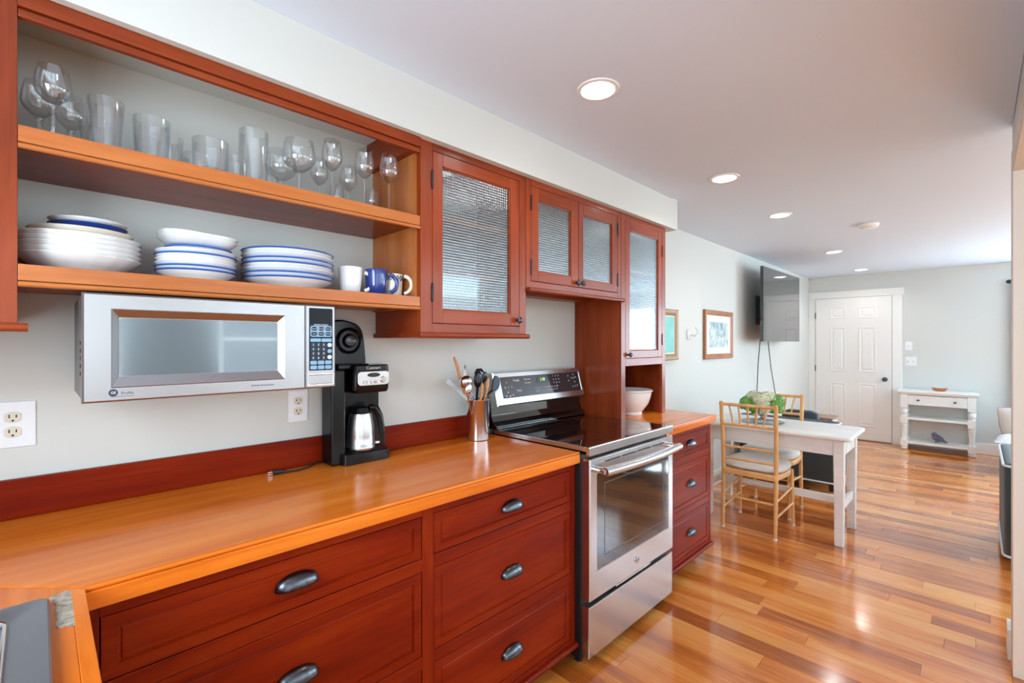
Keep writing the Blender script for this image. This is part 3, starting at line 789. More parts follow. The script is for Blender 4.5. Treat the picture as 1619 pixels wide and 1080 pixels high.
# cooktop
g = G().box(RX0 - 0.002, RX1 + 0.002, RY, RY + 0.02, 0.899, 0.938)
mk('front_trim', g, STEELX, t, bevel=0.004)
mks('side_trim', G().box(RX0 - 0.002, RX0 + 0.008, RY + 0.02, 1.735, 0.916, 0.937).box(RX1 - 0.008, RX1 + 0.002, RY + 0.02, 1.735, 0.916, 0.937), STEELX, t, bevel=0.002)
cook = mk('cooktop', G().box(RX0 + 0.008, RX1 - 0.008, RY + 0.02, 1.735, 0.90, 0.9365), BLACKG, t, bevel=0.001)
RINGM = plain('burner_print', srgb(60, 60, 64), 0.15)
for (bx, by, br) in ((1.81, 1.33, 0.11), (2.19, 1.33, 0.09), (1.81, 1.58, 0.08), (2.19, 1.58, 0.10)):
    mk('burner_ring', G().loops([[(bx + q * math.cos(2 * PI * k / 48), by + q * math.sin(2 * PI * k / 48), 0.9368) for k in range(48)] for q in (br - 0.002, br)], False, False), RINGM, cook)
# back riser, black and swept forward at the foot
prof = [(1.735, 0.937), (1.718, 0.940), (1.722, 0.950), (1.748, 0.972), (1.762, 1.0), (1.765, 1.06), (1.785, 1.06), (1.785, 0.937)]
mk('back_riser', G().prism(prof, 'x', RX0 + 0.004, RX1 - 0.004), BLACKG, t, bevel=0.002)
# control panel leaning back: local frame along the slope
B0 = Vector((0, 1.712, 1.055)); UPV = Vector((0, 0.045, 0.168)); Hh = UPV.length; UPN = UPV.normalized(); NRM = Vector((0, -UPN.z, UPN.y))
def PP(x, s, d=0.0):
    v = B0 + UPN * s + NRM * d
    return (x, v.y, v.z)
PX0, PX1 = 1.628, 2.366
def prr(x0, x1, s0, s1, d): return [PP(x0, s0, d), PP(x1, s0, d), PP(x1, s1, d), PP(x0, s1, d)]
gx0, gx1, gs0, gs1 = PX0 + 0.045, PX1 - 0.022, 0.036, Hh - 0.026
g = G().loops([prr(PX0, PX1, 0, Hh, -0.055), prr(PX0, PX1, 0, Hh, -0.006), prr(PX0 + .005, PX1 - .005, .005, Hh - .005, 0), prr(gx0, gx1, gs0, gs1, 0), prr(gx0 + .002, gx1 - .002, gs0 + .002, gs1 - .002, -0.003)], True, True)
cp = mk('control_panel', g, STEELX, t)
mk('touch_glass', G().loops([prr(gx0 + .002, gx1 - .002, gs0 + .002, gs1 - .002, -0.003), prr(gx0 + .003, gx1 - .003, gs0 + .003, gs1 - .003, -0.001)], False, True), plain('touch_panel_glass', srgb(44, 46, 52), 0.1, coat=1.0), cp)
tilt = math.atan2(UPN.z, UPN.y)
def ptext(b, x, s, size, m=PRINTW, al='CENTER'): return text('panel_print', b, size, PP(x, s, 0.0003), (tilt, 0, 0), m, cp, al)
def pbox(name, x0, x1, s0, s1, m): return mk(name, G().loops([prr(x0, x1, s0, s1, -0.002), prr(x0, x1, s0, s1, 0.0004)], False, True), m, cp)
pbox('clock_display', 1.955, 2.045, 0.100, 0.136, BLACKG)
ptext('1:18', 2.0, 0.12, 0.024, GREENLED)
ptext('Profile', 1.79, 0.125, 0.018)
dots = []
for (x, s) in ((1.715, .118), (1.70, .092), (1.725, .092), (1.748, .095), (1.715, .066), (1.70, .048), (1.725, .046), (1.748, .050),
               (2.235, .128), (2.235, .10), (2.285, .135), (2.285, .112), (2.265, .114), (2.305, .118), (2.29, .09), (2.265, .062), (2.29, .064), (2.31, .066)):
    dots.append((x, s))
g = G()
for (x, s) in dots: g.loops([prr(x - .004, x + .004, s - .004, s + .004, -0.002), prr(x - .004, x + .004, s - .004, s + .004, 0.0004)], False, True)
mk('burner_keys', g, plain('print_grey', srgb(165, 170, 176), 0.4), cp, kind='stuff')
g = G()
for i in range(11):
    g.loops([prr(1.93 + i * .018, 1.938 + i * .018, .056, .061, -0.002), prr(1.93 + i * .018, 1.938 + i * .018, .056, .061, 0.0004)], False, True)
    g.loops([prr(1.93 + i * .018, 1.938 + i * .018, .072, .077, -0.002), prr(1.93 + i * .018, 1.938 + i * .018, .072, .077, 0.0004)], False, True)
mk('oven_keys', g, M['print_grey'], cp, kind='stuff')
for i in range(10):
    ptext('1234567890'[i], 2.095 + (i % 3) * 0.024 if i < 9 else 2.119, 0.134 - (i // 3) * 0.0195, 0.013)
ptext('Bake  Broil', 1.875, 0.128, 0.011); ptext('Conv Bake', 1.875, 0.108, 0.011); ptext('Warm', 1.80, 0.07, 0.014)

# ------------------------------------------------------------------ microwave
MY = 1.42
t = thing('microwave', 'stainless microwave hung under the lower open shelf', 'microwave', (0.36, 1.6, 1.24))
mk('casing', G().box(0.068, 0.648, MY + 0.03, 1.78, 1.243, 1.488), plain('microwave_case', srgb(120, 122, 124), 0.4, metal=0.4), t, bevel=0.003)
g = G()
for i in range(5): g.box(0.0665, 0.069, MY + 0.06, MY + 0.085, 1.30 + i * 0.018, 1.309 + i * 0.018)
mk('side_vent', g, SLOT, t)
x0, x1, z0, z1 = 0.066, 0.5565, 1.240, 1.491
a0, a1, b0, b1 = 0.116, 0.5, 1.272, 1.456
c0, c1, d0, d1 = 0.131, 0.483, 1.297, 1.437
g = G().loops([ring_y(x0, x1, z0, z1, MY + 0.029), ring_y(x0, x1, z0, z1, MY + 0.004), ring_y(x0 + .004, x1 - .002, z0 + .004, z1 - .004, MY), ring_y(a0, a1, b0, b1, MY),
               ring_y(a0 + .002, a1 - .002, b0 + .002, b1 - .002, MY - .002), ring_y(c0, c1, d0, d1, MY + 0.011), ring_y(c0, c1, d0, d1, MY + 0.014)], True, True)
dr = mk('door', g, STEELM, t)
mk('door_window', G().loops([[(p[0], MY + 0.013, p[1]) for p in rrect(c0 + .001, c1 - .001, d0 + .001, d1 - .001, 0.006)], [(p[0], MY + 0.0105, p[1]) for p in rrect(c0 + .001, c1 - .001, d0 + .001, d1 - .001, 0.006)]], False, True), MWGLASS, dr)
bd = mk('badge', G().tube([(0.120, MY + 0.0003, 1.261), (0.120, MY - 0.001, 1.261)], 0.0085, 24), plain('badge_navy', srgb(34, 40, 62), 0.3), dr)
text('badge_letters', 'GE', 0.008, (0.120, MY - 0.0012, 1.261), FRONT, PRINTW, bd)
text('door_print', 'Profile', 0.009, (0.134, MY - 0.0004, 1.259), FRONT, PRINTD, dr, 'LEFT')
mk('print_line', G().box(0.115, 0.158, MY - 0.0006, MY, 1.2515, 1.2523), PRINTD, dr)
text('door_print', 'SENSOR MICROWAVE', 0.006, (0.44, MY - 0.0004, 1.258), FRONT, PRINTD, dr, 'CENTER')
cpn = mk('control_panel', G().loops([ring_y(0.558, 0.650, z0, z1, MY + 0.029), ring_y(0.558, 0.650, z0, z1, MY + 0.004), ring_y(0.561, 0.646, z0 + .004, z1 - .004, MY)], True, True), STEELM, t)
mk('panel_face', G().loops([[(p[0], MY - 0.0001, p[1]) for p in rrect(0.568, 0.6405, 1.293, 1.482, 0.004)], [(p[0], MY - 0.0008, p[1]) for p in rrect(0.5685, 0.640, 1.2935, 1.4815, 0.004)]], False, True), PADBL, cpn)
mk('display', G().box(0.571, 0.638, MY - 0.0014, MY - 0.0006, 1.434, 1.479), DISPB, cpn)
def key(name, x0, x1, z0, z1, m, r, d=0.0022):
    return mk(name, G().loops([[(p[0], MY - 0.0007, p[1]) for p in rrect(x0, x1, z0, z1, r, 4)], [(p[0], MY - d, p[1]) for p in rrect(x0, x1, z0, z1, r, 4)]], False, True), m, cpn)
key('key_field', 0.5715, 0.637, 1.395, 1.4285, PADLT, 0.006, 0.0012)
text('panel_print', 'SENSOR COOKING', 0.005, (0.604, MY - 0.0012, 1.4315), FRONT, PRINTW, cpn)
for r_ in range(2):
    for k in range(3):
        x = 0.583 + k * 0.0215; z = 1.4195 - r_ * 0.0155
        key('sensor_key', x - 0.0085, x + 0.0085, z - 0.0055, z + 0.0055, PADBL, 0.005)
        text('key_print', ['Popcorn', 'Beverage', 'Reheat', 'Auto', 'Potato', 'Chicken'][r_ * 3 + k], 0.0046, (x, MY - 0.0024, z), FRONT, PRINTW, cpn)
for k in range(2): key('wide_key', 0.5715 + k * 0.0335, 0.603 + k * 0.0335, 1.380, 1.390, PADLT, 0.003)
for r_ in range(4):
    for k in range(3):
        x = 0.580 + k * 0.0158; z = 1.371 - r_ * 0.0135
        key('number_key', x - 0.0066, x + 0.0066, z - 0.0055, z + 0.0055, plain('key_navy', srgb(14, 28, 46), 0.3) if 'key_navy' not in M else M['key_navy'], 0.0035)
        text('key_print', '123456789P0T'[r_ * 3 + k], 0.0085, (x, MY - 0.0024, z), FRONT, PRINTW, cpn)
for k, m in enumerate((PADWH, PADLT, PADWH)): key('round_key', 0.6235, 0.637, 1.364 - k * 0.0185, 1.376 - k * 0.0185, m, 0.0058)
for r_ in range(2):
    for k in range(3): key('lower_key', 0.5715 + k * 0.0225, 0.591 + k * 0.0225, 1.3115 - r_ * 0.0145, 1.3225 - r_ * 0.0145, PADLT, 0.003)
mk('open_button', G().loops([ring_y(0.567, 0.6415, 1.251, 1.2805, MY - 0.0002), ring_y(0.5685, 0.640, 1.2525, 1.279, MY - 0.003)], False, True), STEELM, cpn, bevel=0.0006)
mk('button_seam', G().frame_y(0.565, 0.6435, 1.2495, 1.2825, 0.0014, MY - 0.0009, MY + 0.001), CHROME, cpn)
for x in (0.115, 0.60): mk('under_foot', G().ball((x, MY + 0.06, 1.243), 0.03, 0.02, 0.008, 16, 8), plain('foot_grey', srgb(150, 150, 150), 0.4) if 'foot_grey' not in M else M['foot_grey'], t, smooth=60)

# ------------------------------------------------------------------ wall outlets
def outlet(label, cx, cz, w_, h_):
    t = thing('wall_outlet', label, 'outlet', (cx, YW, cz), 'wall outlets')
    mk('plate', G().box(cx - w_ / 2, cx + w_ / 2, YW - 0.006, YW, cz - h_ / 2, cz + h_ / 2), PLATEW, t, bevel=0.0025)
    for s in (1, -1):
        z = cz + s * 0.0195
        poly = [(cx + 0.0175 * max(-0.8, min(0.8, math.cos(2 * PI * k / 28))) * 1.12, z + 0.0145 * math.sin(2 * PI * k / 28)) for k in range(28)]
        r_ = mk('socket', G().prism(poly, 'y', YW - 0.0085, YW - 0.005), IVORY, t, bevel=0.0008)
        for dx, h in ((-0.0065, 0.0045), (0.0065, 0.0038)): mk('slot', G().box(cx + dx - 0.0013, cx + dx + 0.0013, YW - 0.0092, YW - 0.008, z + 0.003 - h, z + 0.003 + h), SLOT, r_)
        mk('ground_hole', G().tube([(cx, YW - 0.0092, z - 0.0085), (cx, YW - 0.008, z - 0.0085)], 0.0026, 10), SLOT, r_)
    mk('screw', G().tube([(cx, YW - 0.0068, cz), (cx, YW - 0.005, cz)], 0.003, 12), PLATEW, t)
outlet('white wall outlet above the splashback at the left edge', -0.050, 1.161, 0.086, 0.122)
outlet('white wall outlet half hidden under the microwave right end', 0.682, 1.140, 0.072, 0.118)

# ------------------------------------------------------------------ coffee maker with its lid up
t = thing('coffee_maker', 'black coffee maker with steel thermal carafe and lid tipped up', 'coffee maker', (0.89, 1.73, ZT))
X0, X1, YFc = 0.797, 0.998, 1.672
def rr_xy(x0, x1, y0, y1, r, z, n=4): return [(p[0], p[1], z) for p in rrect(x0, x1, y0, y1, r, n)]
g = G().loops([rr_xy(X0, X1, YFc, 1.785, 0.025, ZT + 0.002), rr_xy(X0, X1, YFc, 1.785, 0.025, ZT + 0.04), rr_xy(X0 + .004, X1 - .004, YFc + .004, 1.785, 0.023, ZT + 0.044)], True, True)
mk('base', g, BLACKP, t, smooth=35)
mk('back_column', G().box(X0 + 0.01, X1 - 0.008, 1.757, 1.787, ZT + 0.04, 1.28).box(X0 - 0.035, X0 + 0.02, 1.70, 1.787, ZT + 0.002, 1.275), BLACKP, t, bevel=0.006)
hx0, hx1, hz0, hz1 = 0.838, 0.992, 1.195, 1.291
g = G().loops([rr_xy(hx0 + .01, hx1 - .004, YFc + 0.006, 1.786, 0.02, hz0 - 0.012), rr_xy(hx0, hx1, YFc, 1.786, 0.022, hz0), rr_xy(hx0, hx1, YFc, 1.786, 0.022, hz1 - .004), rr_xy(hx0 + .004, hx1 - .004, YFc + .004, 1.786, 0.02, hz1)], True, True)
hd = mk('brew_head', g, BLACKP, t, smooth=35)
def plate_y(g, pts, y0, y1): return g.loops([[(p[0], y0, p[1]) for p in pts], [(p[0], y1, p[1]) for p in pts]], False, True)
pl = mk('control_plate', plate_y(G(), rrect(0.851, 0.983, 1.212, 1.266, 0.014), YFc + .001, YFc - 0.003), STEELX, hd, bevel=0.001)
mk('clock_display', plate_y(G(), [(0.917 + 0.027 * math.cos(2 * PI * k / 24), 1.252 + 0.0085 * math.sin(2 * PI * k / 24)) for k in range(24)], YFc - .003, YFc - 0.0042), plain('display_olive', srgb(52, 52, 48), 0.15), hd)
for k in range(4): mk('button', G().tube([(0.878 + k * 0.0158, YFc - 0.002, 1.2245), (0.878 + k * 0.0158, YFc - 0.0065, 1.2245)], 0.0052, 14), PLATEW if k < 3 else plain('pink_button', srgb(205, 160, 165), 0.3), hd, smooth=40)
mk('dial', G().tube([(0.958, YFc - 0.002, 1.2325), (0.958, YFc - 0.010, 1.2325)], [0.013, 0.011], 20), CHROME, hd, smooth=40)
text('maker_print', 'Cuisinart', 0.0165, (0.917, YFc - 0.0006, 1.279), FRONT, PRINTW, hd)
# upright lid panel behind: tapered with rounded shoulders and a round boss
prof = [(0.752, 1.22), (0.934, 1.22), (0.934, 1.31), (0.925, 1.40), (0.915, 1.432), (0.895, 1.452), (0.862, 1.462), (0.83, 1.468), (0.79, 1.462), (0.768, 1.44), (0.758, 1.40)]
for _ in range(2):                                     # round the shoulders
    prof = prof[:2] + [q for a_, b_ in zip(prof[1:-1], prof[2:]) for q in ((a_[0] * .75 + b_[0] * .25, a_[1] * .75 + b_[1] * .25), (a_[0] * .25 + b_[0] * .75, a_[1] * .25 + b_[1] * .75))] + prof[-1:]
lid = mk('lid', G().loops([[(p[0], 1.790, p[1]) for p in prof], [(p[0], 1.765, p[1]) for p in prof], [(0.845 + (p[0] - 0.845) * .93, 1.758, 1.34 + (p[1] - 1.34) * .95) for p in prof]], True, True), BLACKP, t, smooth=30)
g = G().lathe([(0.052, 0.0), (0.052, 0.006), (0.047, 0.010), (0.040, 0.004), (0.028, 0.004), (0.026, 0.012), (0.018, 0.018), (0.001, 0.020)], 36)
g.v = [(0.858 + p[0], 1.759 - p[2], 1.385 + p[1]) for p in g.v]
mk('lid_boss', g, BLACKP, lid, smooth=40)
g = G().lathe([(0.021, 0.012), (0.021, 0.019), (0.017, 0.021), (0.001, 0.021)], 24)
g.v = [(0.858 + p[0], 1.759 - p[2], 1.385 + p[1]) for p in g.v]
mk('lid_knob', g, plain('knob_grey', srgb(70, 72, 76), 0.2), lid, smooth=40)
mk('hopper_step', G().box(0.79, 0.915, 1.70, 1.76, 1.275, 1.296), BLACKP, t, bevel=0.005)
# thermal carafe
cx, cy, cz = 0.893, 1.728, ZT + 0.045
car = mk('carafe', G().lathe([(0.001, 0), (0.052, 0.0), (0.054, 0.004), (0.054, 0.016), (0.0525, 0.018), (0.0525, 0.05), (0.050, 0.09), (0.044, 0.125), (0.040, 0.142)], 40, (cx, cy, cz)), plain('carafe_steel', (0.52, 0.51, 0.50, 1), 0.3, metal=1.0), t, smooth=50)
mk('carafe_lid', G().lathe([(0.041, 0.141), (0.038, 0.150), (0.034, 0.163), (0.026, 0.167), (0.001, 0.168)], 32, (cx, cy, cz)), BLACKP, car, smooth=40)
hpts = [(cx + 0.022, cy - 0.026, cz + 0.163), (cx + 0.046, cy - 0.030, cz + 0.162), (cx + 0.062, cy - 0.034, cz + 0.13), (cx + 0.072, cy - 0.037, cz + 0.07), (cx + 0.076, cy - 0.038, cz + 0.012)]
mk('carafe_handle', G().tube(hpts, [0.011, 0.013, 0.012, 0.011, 0.009], 12, True, 1.2), BLACKP, car, smooth=50)
mk('carafe_bracket', G().box(cx + 0.045, cx + 0.072, cy - 0.036, cy - 0.022, cz + 0.018, cz + 0.027), CHROME, car, bevel=0.001)
t = thing('power_cord', 'thin black power cord with plug lying on the counter beside the coffee maker', 'cord', (0.62, 1.76, ZT))
p0 = [(0.77, 1.775, 0.930), (0.735, 1.768, 0.924), (0.70, 1.752, 0.919), (0.66, 1.738, 0.918), (0.63, 1.738, 0.9185), (0.61, 1.74, 0.919)]
mk('cable', G().tube(p0, 0.0035, 8), BLACKM, t, smooth=50)
mk('plug', G().tube([(0.612, 1.74, 0.921), (0.60, 1.742, 0.923), (0.58, 1.746, 0.924), (0.575, 1.747, 0.924)], [0.006, 0.008, 0.0095, 0.0095], 10), BLACKM, t, smooth=50)
for dz in (0.004, -0.004): mk('prong', G().box(0.556, 0.576, 1.744, 1.7455, 0.921 + dz, 0.9235 + dz), CHROME, t)

# ------------------------------------------------------------------ utensil crock
CX, CY = 1.485, 1.705
t = thing('utensil_crock', 'polished steel cylinder crock holding kitchen utensils', 'crock', (CX, CY, ZT))
mk('body', G().lathe([(0.001, 0.001), (0.052, 0.001), (0.054, 0.003), (0.054, 0.186), (0.0565, 0.189), (0.0565, 0.192), (0.053, 0.192), (0.051, 0.186), (0.051, 0.006), (0.001, 0.005)], 48, (CX, CY, ZT)), STEELZ, t, smooth=40)
Zc = ZT + 0.19
def U(u, v, y): return Vector(at(u, v, y))
def utensil(name, label, cat='utensil'): return thing(name, label, cat, (CX, CY, ZT + 0.01), 'utensils in the steel crock')
def inside(dx, dy): return Vector((CX + dx, CY + dy, ZT + 0.012))
# steel ladle
t = utensil('ladle', 'shiny steel ladle, bowl turned outwards at the left of the crock')
b = U(736, 604, 1.70)
g = G(); prof = [(0.034 * math.sin(a), -0.034 * math.cos(a) * 0.85) for a in [PI / 2 * k / 8 for k in range(9)]]
gg = G().lathe(prof, 24); rot = Matrix.Rotation(R(-62), 4, 'X') @ Matrix.Rotation(R(12), 4, 'Y')
g.add([tuple(b + rot @ Vector(p)) for p in gg.v], gg.f)
mk('bowl', g, STEELZ, t, smooth=60, solid=0.002)
mk('handle', G().tube([inside(0.02, 0.0), (CX - 0.02, CY, Zc), b + Vector((0.012, 0.01, -0.02)), b + Vector((0.0, 0.018, 0.012))], [0.004, 0.004, 0.004, 0.005], 8), STEELZ, t, smooth=50)
# wooden handle sticking up
t = utensil('wooden_spoon', 'pale wooden handle sticking up highest at the left of the crock')
mk('handle', G().tube([inside(0.03, 0.03), U(728, 600, 1.72), U(724, 582, 1.72), U(718, 565, 1.72)], [0.006, 0.008, 0.009, 0.006], 10), 'spoon_wood', t, smooth=50)
# second whisk-like wire tool behind
t = utensil('wire_whisk', 'thin wire whisk seen behind the ladle against the wall')
tip = U(735, 577, 1.735)
for k in range(4):
    a = PI * k / 4
    mk('wire', G().tube([Vector((CX - 0.02, CY + 0.02, Zc)), tip + Vector((0.014 * math.cos(a), 0.012 * math.sin(a), -0.03)), tip, tip + Vector((-0.014 * math.cos(a), -0.012 * math.sin(a), -0.03)), Vector((CX - 0.018, CY + 0.021, Zc))], 0.0011, 6), STEELZ, t, smooth=60)
mk('handle', G().tube([inside(-0.01, 0.02), (CX - 0.02, CY + 0.02, Zc)], 0.006, 10), STEELZ, t, smooth=50)
# slotted steel spoon in front
def spoon(name, label, u, v, y, foot, rx, rz, mat, hmat, ry=0.006, tiltz=0, rh=0.004):
    t = utensil(name, label); c = U(u, v, y)
    g = G(); gg = G().ball((0, 0, 0), rx, ry, rz, 18, 12); m = Matrix.Rotation(R(tiltz), 4, 'Y')
    g.add([tuple(c + m @ Vector(p)) for p in gg.v], gg.f)
    mk('head', g, mat, t, smooth=60)
    low = c + m @ Vector((0, 0, -rz * 0.9))
    mk('handle', G().tube([inside(*foot), low.lerp(inside(*foot), 0.25), low], [rh, rh, rh * 1.2], 8), hmat, t, smooth=50)
    return t, c
tt, c = spoon('slotted_spoon', 'steel spoon with copper-coloured reflections at the front left of the crock', 741, 615, 1.66, (0.0, 0.02), 0.019, 0.028, STEELZ, STEELZ, 0.007, 12)
# black slotted serving spoon, the tallest dark head
tt, c = spoon('slotted_server', 'big black slotted spoon with curled top in the middle of the crock', 756, 600, 1.70, (-0.01, 0.02), 0.027, 0.040, BLACKP, BLACKP, 0.008, 6, 0.006)
for dx in (-0.012, 0, 0.012): mk('slot', G().box(c.x + dx - 0.002, c.x + dx + 0.002, c.y - 0.0095, c.y - 0.007, c.z - 0.015, c.z + 0.015), plain('slot_grey', srgb(90, 92, 100), 0.3) if 'slot_grey' not in M else M['slot_grey'], tt)
g = G().tube([c + Vector((-0.02, 0, 0.025)), c + Vector((-0.008, -0.005, 0.044)), c + Vector((0.012, -0.008, 0.046)), c + Vector((0.028, -0.01, 0.034))], [0.006, 0.010, 0.008, 0.003], 10)
mk('hook', g, BLACKP, tt, smooth=60)
spoon('wooden_spoon', 'light wooden spoon leaning right, slightly higher of the front pair', 771, 608, 1.67, (-0.02, 0.01), 0.012, 0.030, M['spoon_wood'], M['spoon_wood'], 0.007, 10, 0.006)
spoon('wooden_spoon', 'light wooden spoon with narrow head between the black and tall wooden spoons', 762, 614, 1.66, (-0.02, 0.0), 0.009, 0.026, M['spoon_wood'], M['spoon_wood'], 0.007, 6, 0.006)
t = utensil('spatula', 'dark blue rubber spatula leaning to the right over the crock rim')
c = U(784, 606, 1.69); low = Vector((CX + 0.03, CY - 0.01, Zc + 0.01))
poly = [(-0.020, -0.038), (0.004, -0.040), (0.020, -0.026), (0.026, 0.0), (0.020, 0.026), (0.0, 0.036), (-0.014, 0.036), (-0.022, 0.02)]
mt = Matrix.Rotation(R(12), 4, 'Y')
mk('blade', G().loops([[tuple(c + mt @ Vector((p[0], dy, p[1]))) for p in poly] for dy in (0.005, -0.005)], True, True), plain('navy_rubber', srgb(34, 52, 70), 0.4), t, bevel=0.003, smooth=50)
mk('handle', G().tube([inside(-0.02, 0.02), low, c + Vector((-0.014, 0, -0.03))], 0.005, 8), BLACKP, t, smooth=50)
spoon('turner', 'dark plastic turner with a square head behind the wooden spoons', 766, 596, 1.72, (-0.01, 0.03), 0.018, 0.026, BLACKP, BLACKP, 0.004, 14, 0.005)
t = utensil('table_knife', 'flat grey blade leaning out to the left of the crock rim')
a, b = U(707, 602, 1.73), Vector((CX - 0.045, CY + 0.012, Zc - 0.004))
dv = (b - a).normalized(); sd_ = dv.cross(Vector((0, 1, 0))).normalized()
mk('blade', G().loops([[tuple(a + sd_ * 0.011 + Vector((0, dy, 0))), tuple(a - sd_ * 0.011 + Vector((0, dy, 0))), tuple(b - sd_ * 0.007 + Vector((0, dy, 0))), tuple(b + sd_ * 0.007 + Vector((0, dy, 0)))] for dy in (0.001, -0.001)], True, True), plain('clear_grey', srgb(190, 194, 196), 0.3), t)
mk('handle', G().tube([b, inside(0.02, 0.0)], 0.006, 8), STEELZ, t, smooth=50)

# ------------------------------------------------------------------ white mixing bowl
solo('mixing_bowl', G().lathe([(r_ * 1.12, z_ * 1.14) for (r_, z_) in [(0.001, 0.004), (0.056, 0.004), (0.058, 0.0), (0.064, 0.0), (0.066, 0.004), (0.063, 0.016), (0.075, 0.03), (0.10, 0.065), (0.112, 0.10), (0.117, 0.128), (0.124, 0.133), (0.125, 0.139), (0.119, 0.142),
     (0.112, 0.136), (0.106, 0.10), (0.094, 0.066), (0.07, 0.034), (0.03, 0.022), (0.001, 0.02)]], 48, (2.71, 1.60, ZT)), PORC, 'white footed ceramic mixing bowl on the counter under the tall glass cabinet', 'bowl', loc=(2.71, 1.60, ZT), smooth=40)

# ------------------------------------------------------------------ drinking glasses on the upper shelf
def tumbler_prof(r0, r1, h, th=0.0022, base=0.008):
    return [(0.001, 0.0008), (r0 - 0.002, 0.0), (r0, 0.002), (r1, h), (r1 - th, h), (r0 - th, base), (r0 * 0.5, base - 0.001), (0.001, base)]
def wine_prof(rb, rm, hb, h, rf, st=0.0038):
    """foot radius rf, bowl from hb to h, widest rb, mouth rm"""
    p = [(0.001, 0.0), (rf, 0.0005), (rf, 0.002), (rf * 0.4, 0.006), (st, 0.014), (st, hb * 0.6), (st * 1.1, hb - 0.006)]
    n = 10; H_ = h - hb
    out = []
    for k in range(n + 1):
        s = k / n
        r = rb * math.sin(PI / 2 * min(1, s / 0.45)) ** 0.75 if s < 0.45 else rb + (rm - rb) * ((s - 0.45) / 0.55) ** 1.6
        out.append((max(r, st * 1.1), hb + H_ * s))
    p += out
    p += [(max(r - 0.0014, 0.001), z) for (r, z) in reversed(out[1:])] + [(0.001, hb + 0.004)]
    return p
GR = 'drinking glasses on the upper shelf'
def glass(name, prof, label, cat, x, y, n=36, wob=None):
    o = solo(name, G().lathe(prof, n, (x, y, S1), wob), GLASS, label, cat, GR, loc=(x, y, S1), smooth=35)
    return o
def gx(u, y): return at(u, 200, y)[0]
# goblets, far left
gob = wine_prof(0.034, 0.027, 0.085, 0.172, 0.030, 0.0065)
def goblet(u, y, label):
    o = glass('goblet', gob, label, 'glass', gx(u, y), y)
    mk('stem_ring', G().tube([(gx(u, y) + 0.008 * math.cos(2 * PI * k / 16), y + 0.008 * math.sin(2 * PI * k / 16), S1 + 0.083) for k in range(17)], 0.0016, 6, False), GLASS, o, smooth=60)
goblet(84, 1.545, 'thick-stemmed goblet at the front left end of the upper shelf')
goblet(62, 1.66, 'goblet half hidden behind the leftmost front goblet')
goblet(112, 1.70, 'goblet right of and behind the leftmost front goblet')
glass('tumbler', tumbler_prof(0.027, 0.037, 0.136), 'tall flared tumbler with an engraved circle right of the goblets', 'glass', gx(168, 1.56), 1.56)
glass('tumbler', tumbler_prof(0.026, 0.034, 0.118), 'flared tumbler half hidden behind the engraved tumbler', 'glass', gx(150, 1.68), 1.68)
o = glass('ribbed_tumbler', tumbler_prof(0.034, 0.041, 0.118), 'tumbler cut with fine horizontal ribs, front of a pair', 'glass', gx(240, 1.56), 1.56)
g = G()
for k in range(12):
    z = S1 + 0.02 + k * 0.0058; r = 0.034 + 0.007 * (0.02 + k * 0.0058) / 0.118 + 0.0002
    g.tube([(gx(240, 1.56) + r * math.cos(2 * PI * q / 32), 1.56 + r * math.sin(2 * PI * q / 32), z) for q in range(33)], 0.0008, 5, False)
mk('ribs', g, GLASS, o, smooth=60)
glass('tumbler', tumbler_prof(0.034, 0.041, 0.116), 'plain tumbler behind and right of the ribbed tumbler', 'glass', gx(263, 1.66), 1.66)
glass('old_fashioned_glass', tumbler_prof(0.043, 0.045, 0.098, 0.003, 0.016), 'short wide heavy-based glass, middle of the upper shelf', 'glass', gx(333, 1.55), 1.55)
glass('old_fashioned_glass', tumbler_prof(0.040, 0.042, 0.095, 0.003, 0.012), 'short glass faint behind the wide heavy-based glass', 'glass', gx(312, 1.69), 1.69)
glass('tumbler', tumbler_prof(0.030, 0.033, 0.095), 'small straight glass left of the tall cylinder glass', 'glass', gx(373, 1.62), 1.62)
glass('highball_glass', tumbler_prof(0.038, 0.0405, 0.160, 0.0024, 0.012), 'tall straight cylinder glass right of the small glass', 'glass', gx(401, 1.55), 1.55)
glass('tumbler', tumbler_prof(0.028, 0.032, 0.072), 'low glass behind the tall cylinder glass on its right', 'glass', gx(424, 1.68), 1.68)
sn = wine_prof(0.049, 0.042, 0.070, 0.172, 0.036, 0.0055)
glass('wine_glass', sn, 'wide round-bowled wine glass in front, left of the slim wine glasses', 'glass', gx(473, 1.545), 1.545)
glass('wine_glass', sn, 'wide round-bowled wine glass behind the tall cylinder glass', 'glass', gx(444, 1.67), 1.67)
wg = wine_prof(0.0335, 0.025, 0.108, 0.214, 0.032, 0.0034)
ws = wine_prof(0.031, 0.024, 0.09, 0.186, 0.03, 0.0034)
glass('wine_glass', wg, 'slim wine glass, first in front after the wide round one', 'glass', gx(525, 1.56), 1.56)
glass('wine_glass', ws, 'slim wine glass in the back row between the wide and first slim one', 'glass', gx(505, 1.68), 1.68)
glass('wine_glass', wg, 'slim wine glass, second in front, beside the rightmost glass', 'glass', gx(576, 1.55), 1.55)
glass('wine_glass', ws, 'slim wine glass in the back row between the two slim front ones', 'glass', gx(551, 1.67), 1.67)
glass('sherry_glass', wine_prof(0.026, 0.024, 0.05, 0.13, 0.027, 0.0034), 'small stemmed glass low between the slim glasses', 'glass', gx(533, 1.75), 1.75)
glass('sherry_glass', wine_prof(0.026, 0.024, 0.05, 0.13, 0.027, 0.0034), 'small stemmed glass low in the back right corner', 'glass', gx(588, 1.70), 1.70)
glass('wine_glass', wg, 'rightmost wine glass, against the brown side of the cabinet', 'glass', gx(615, 1.53), 1.53)

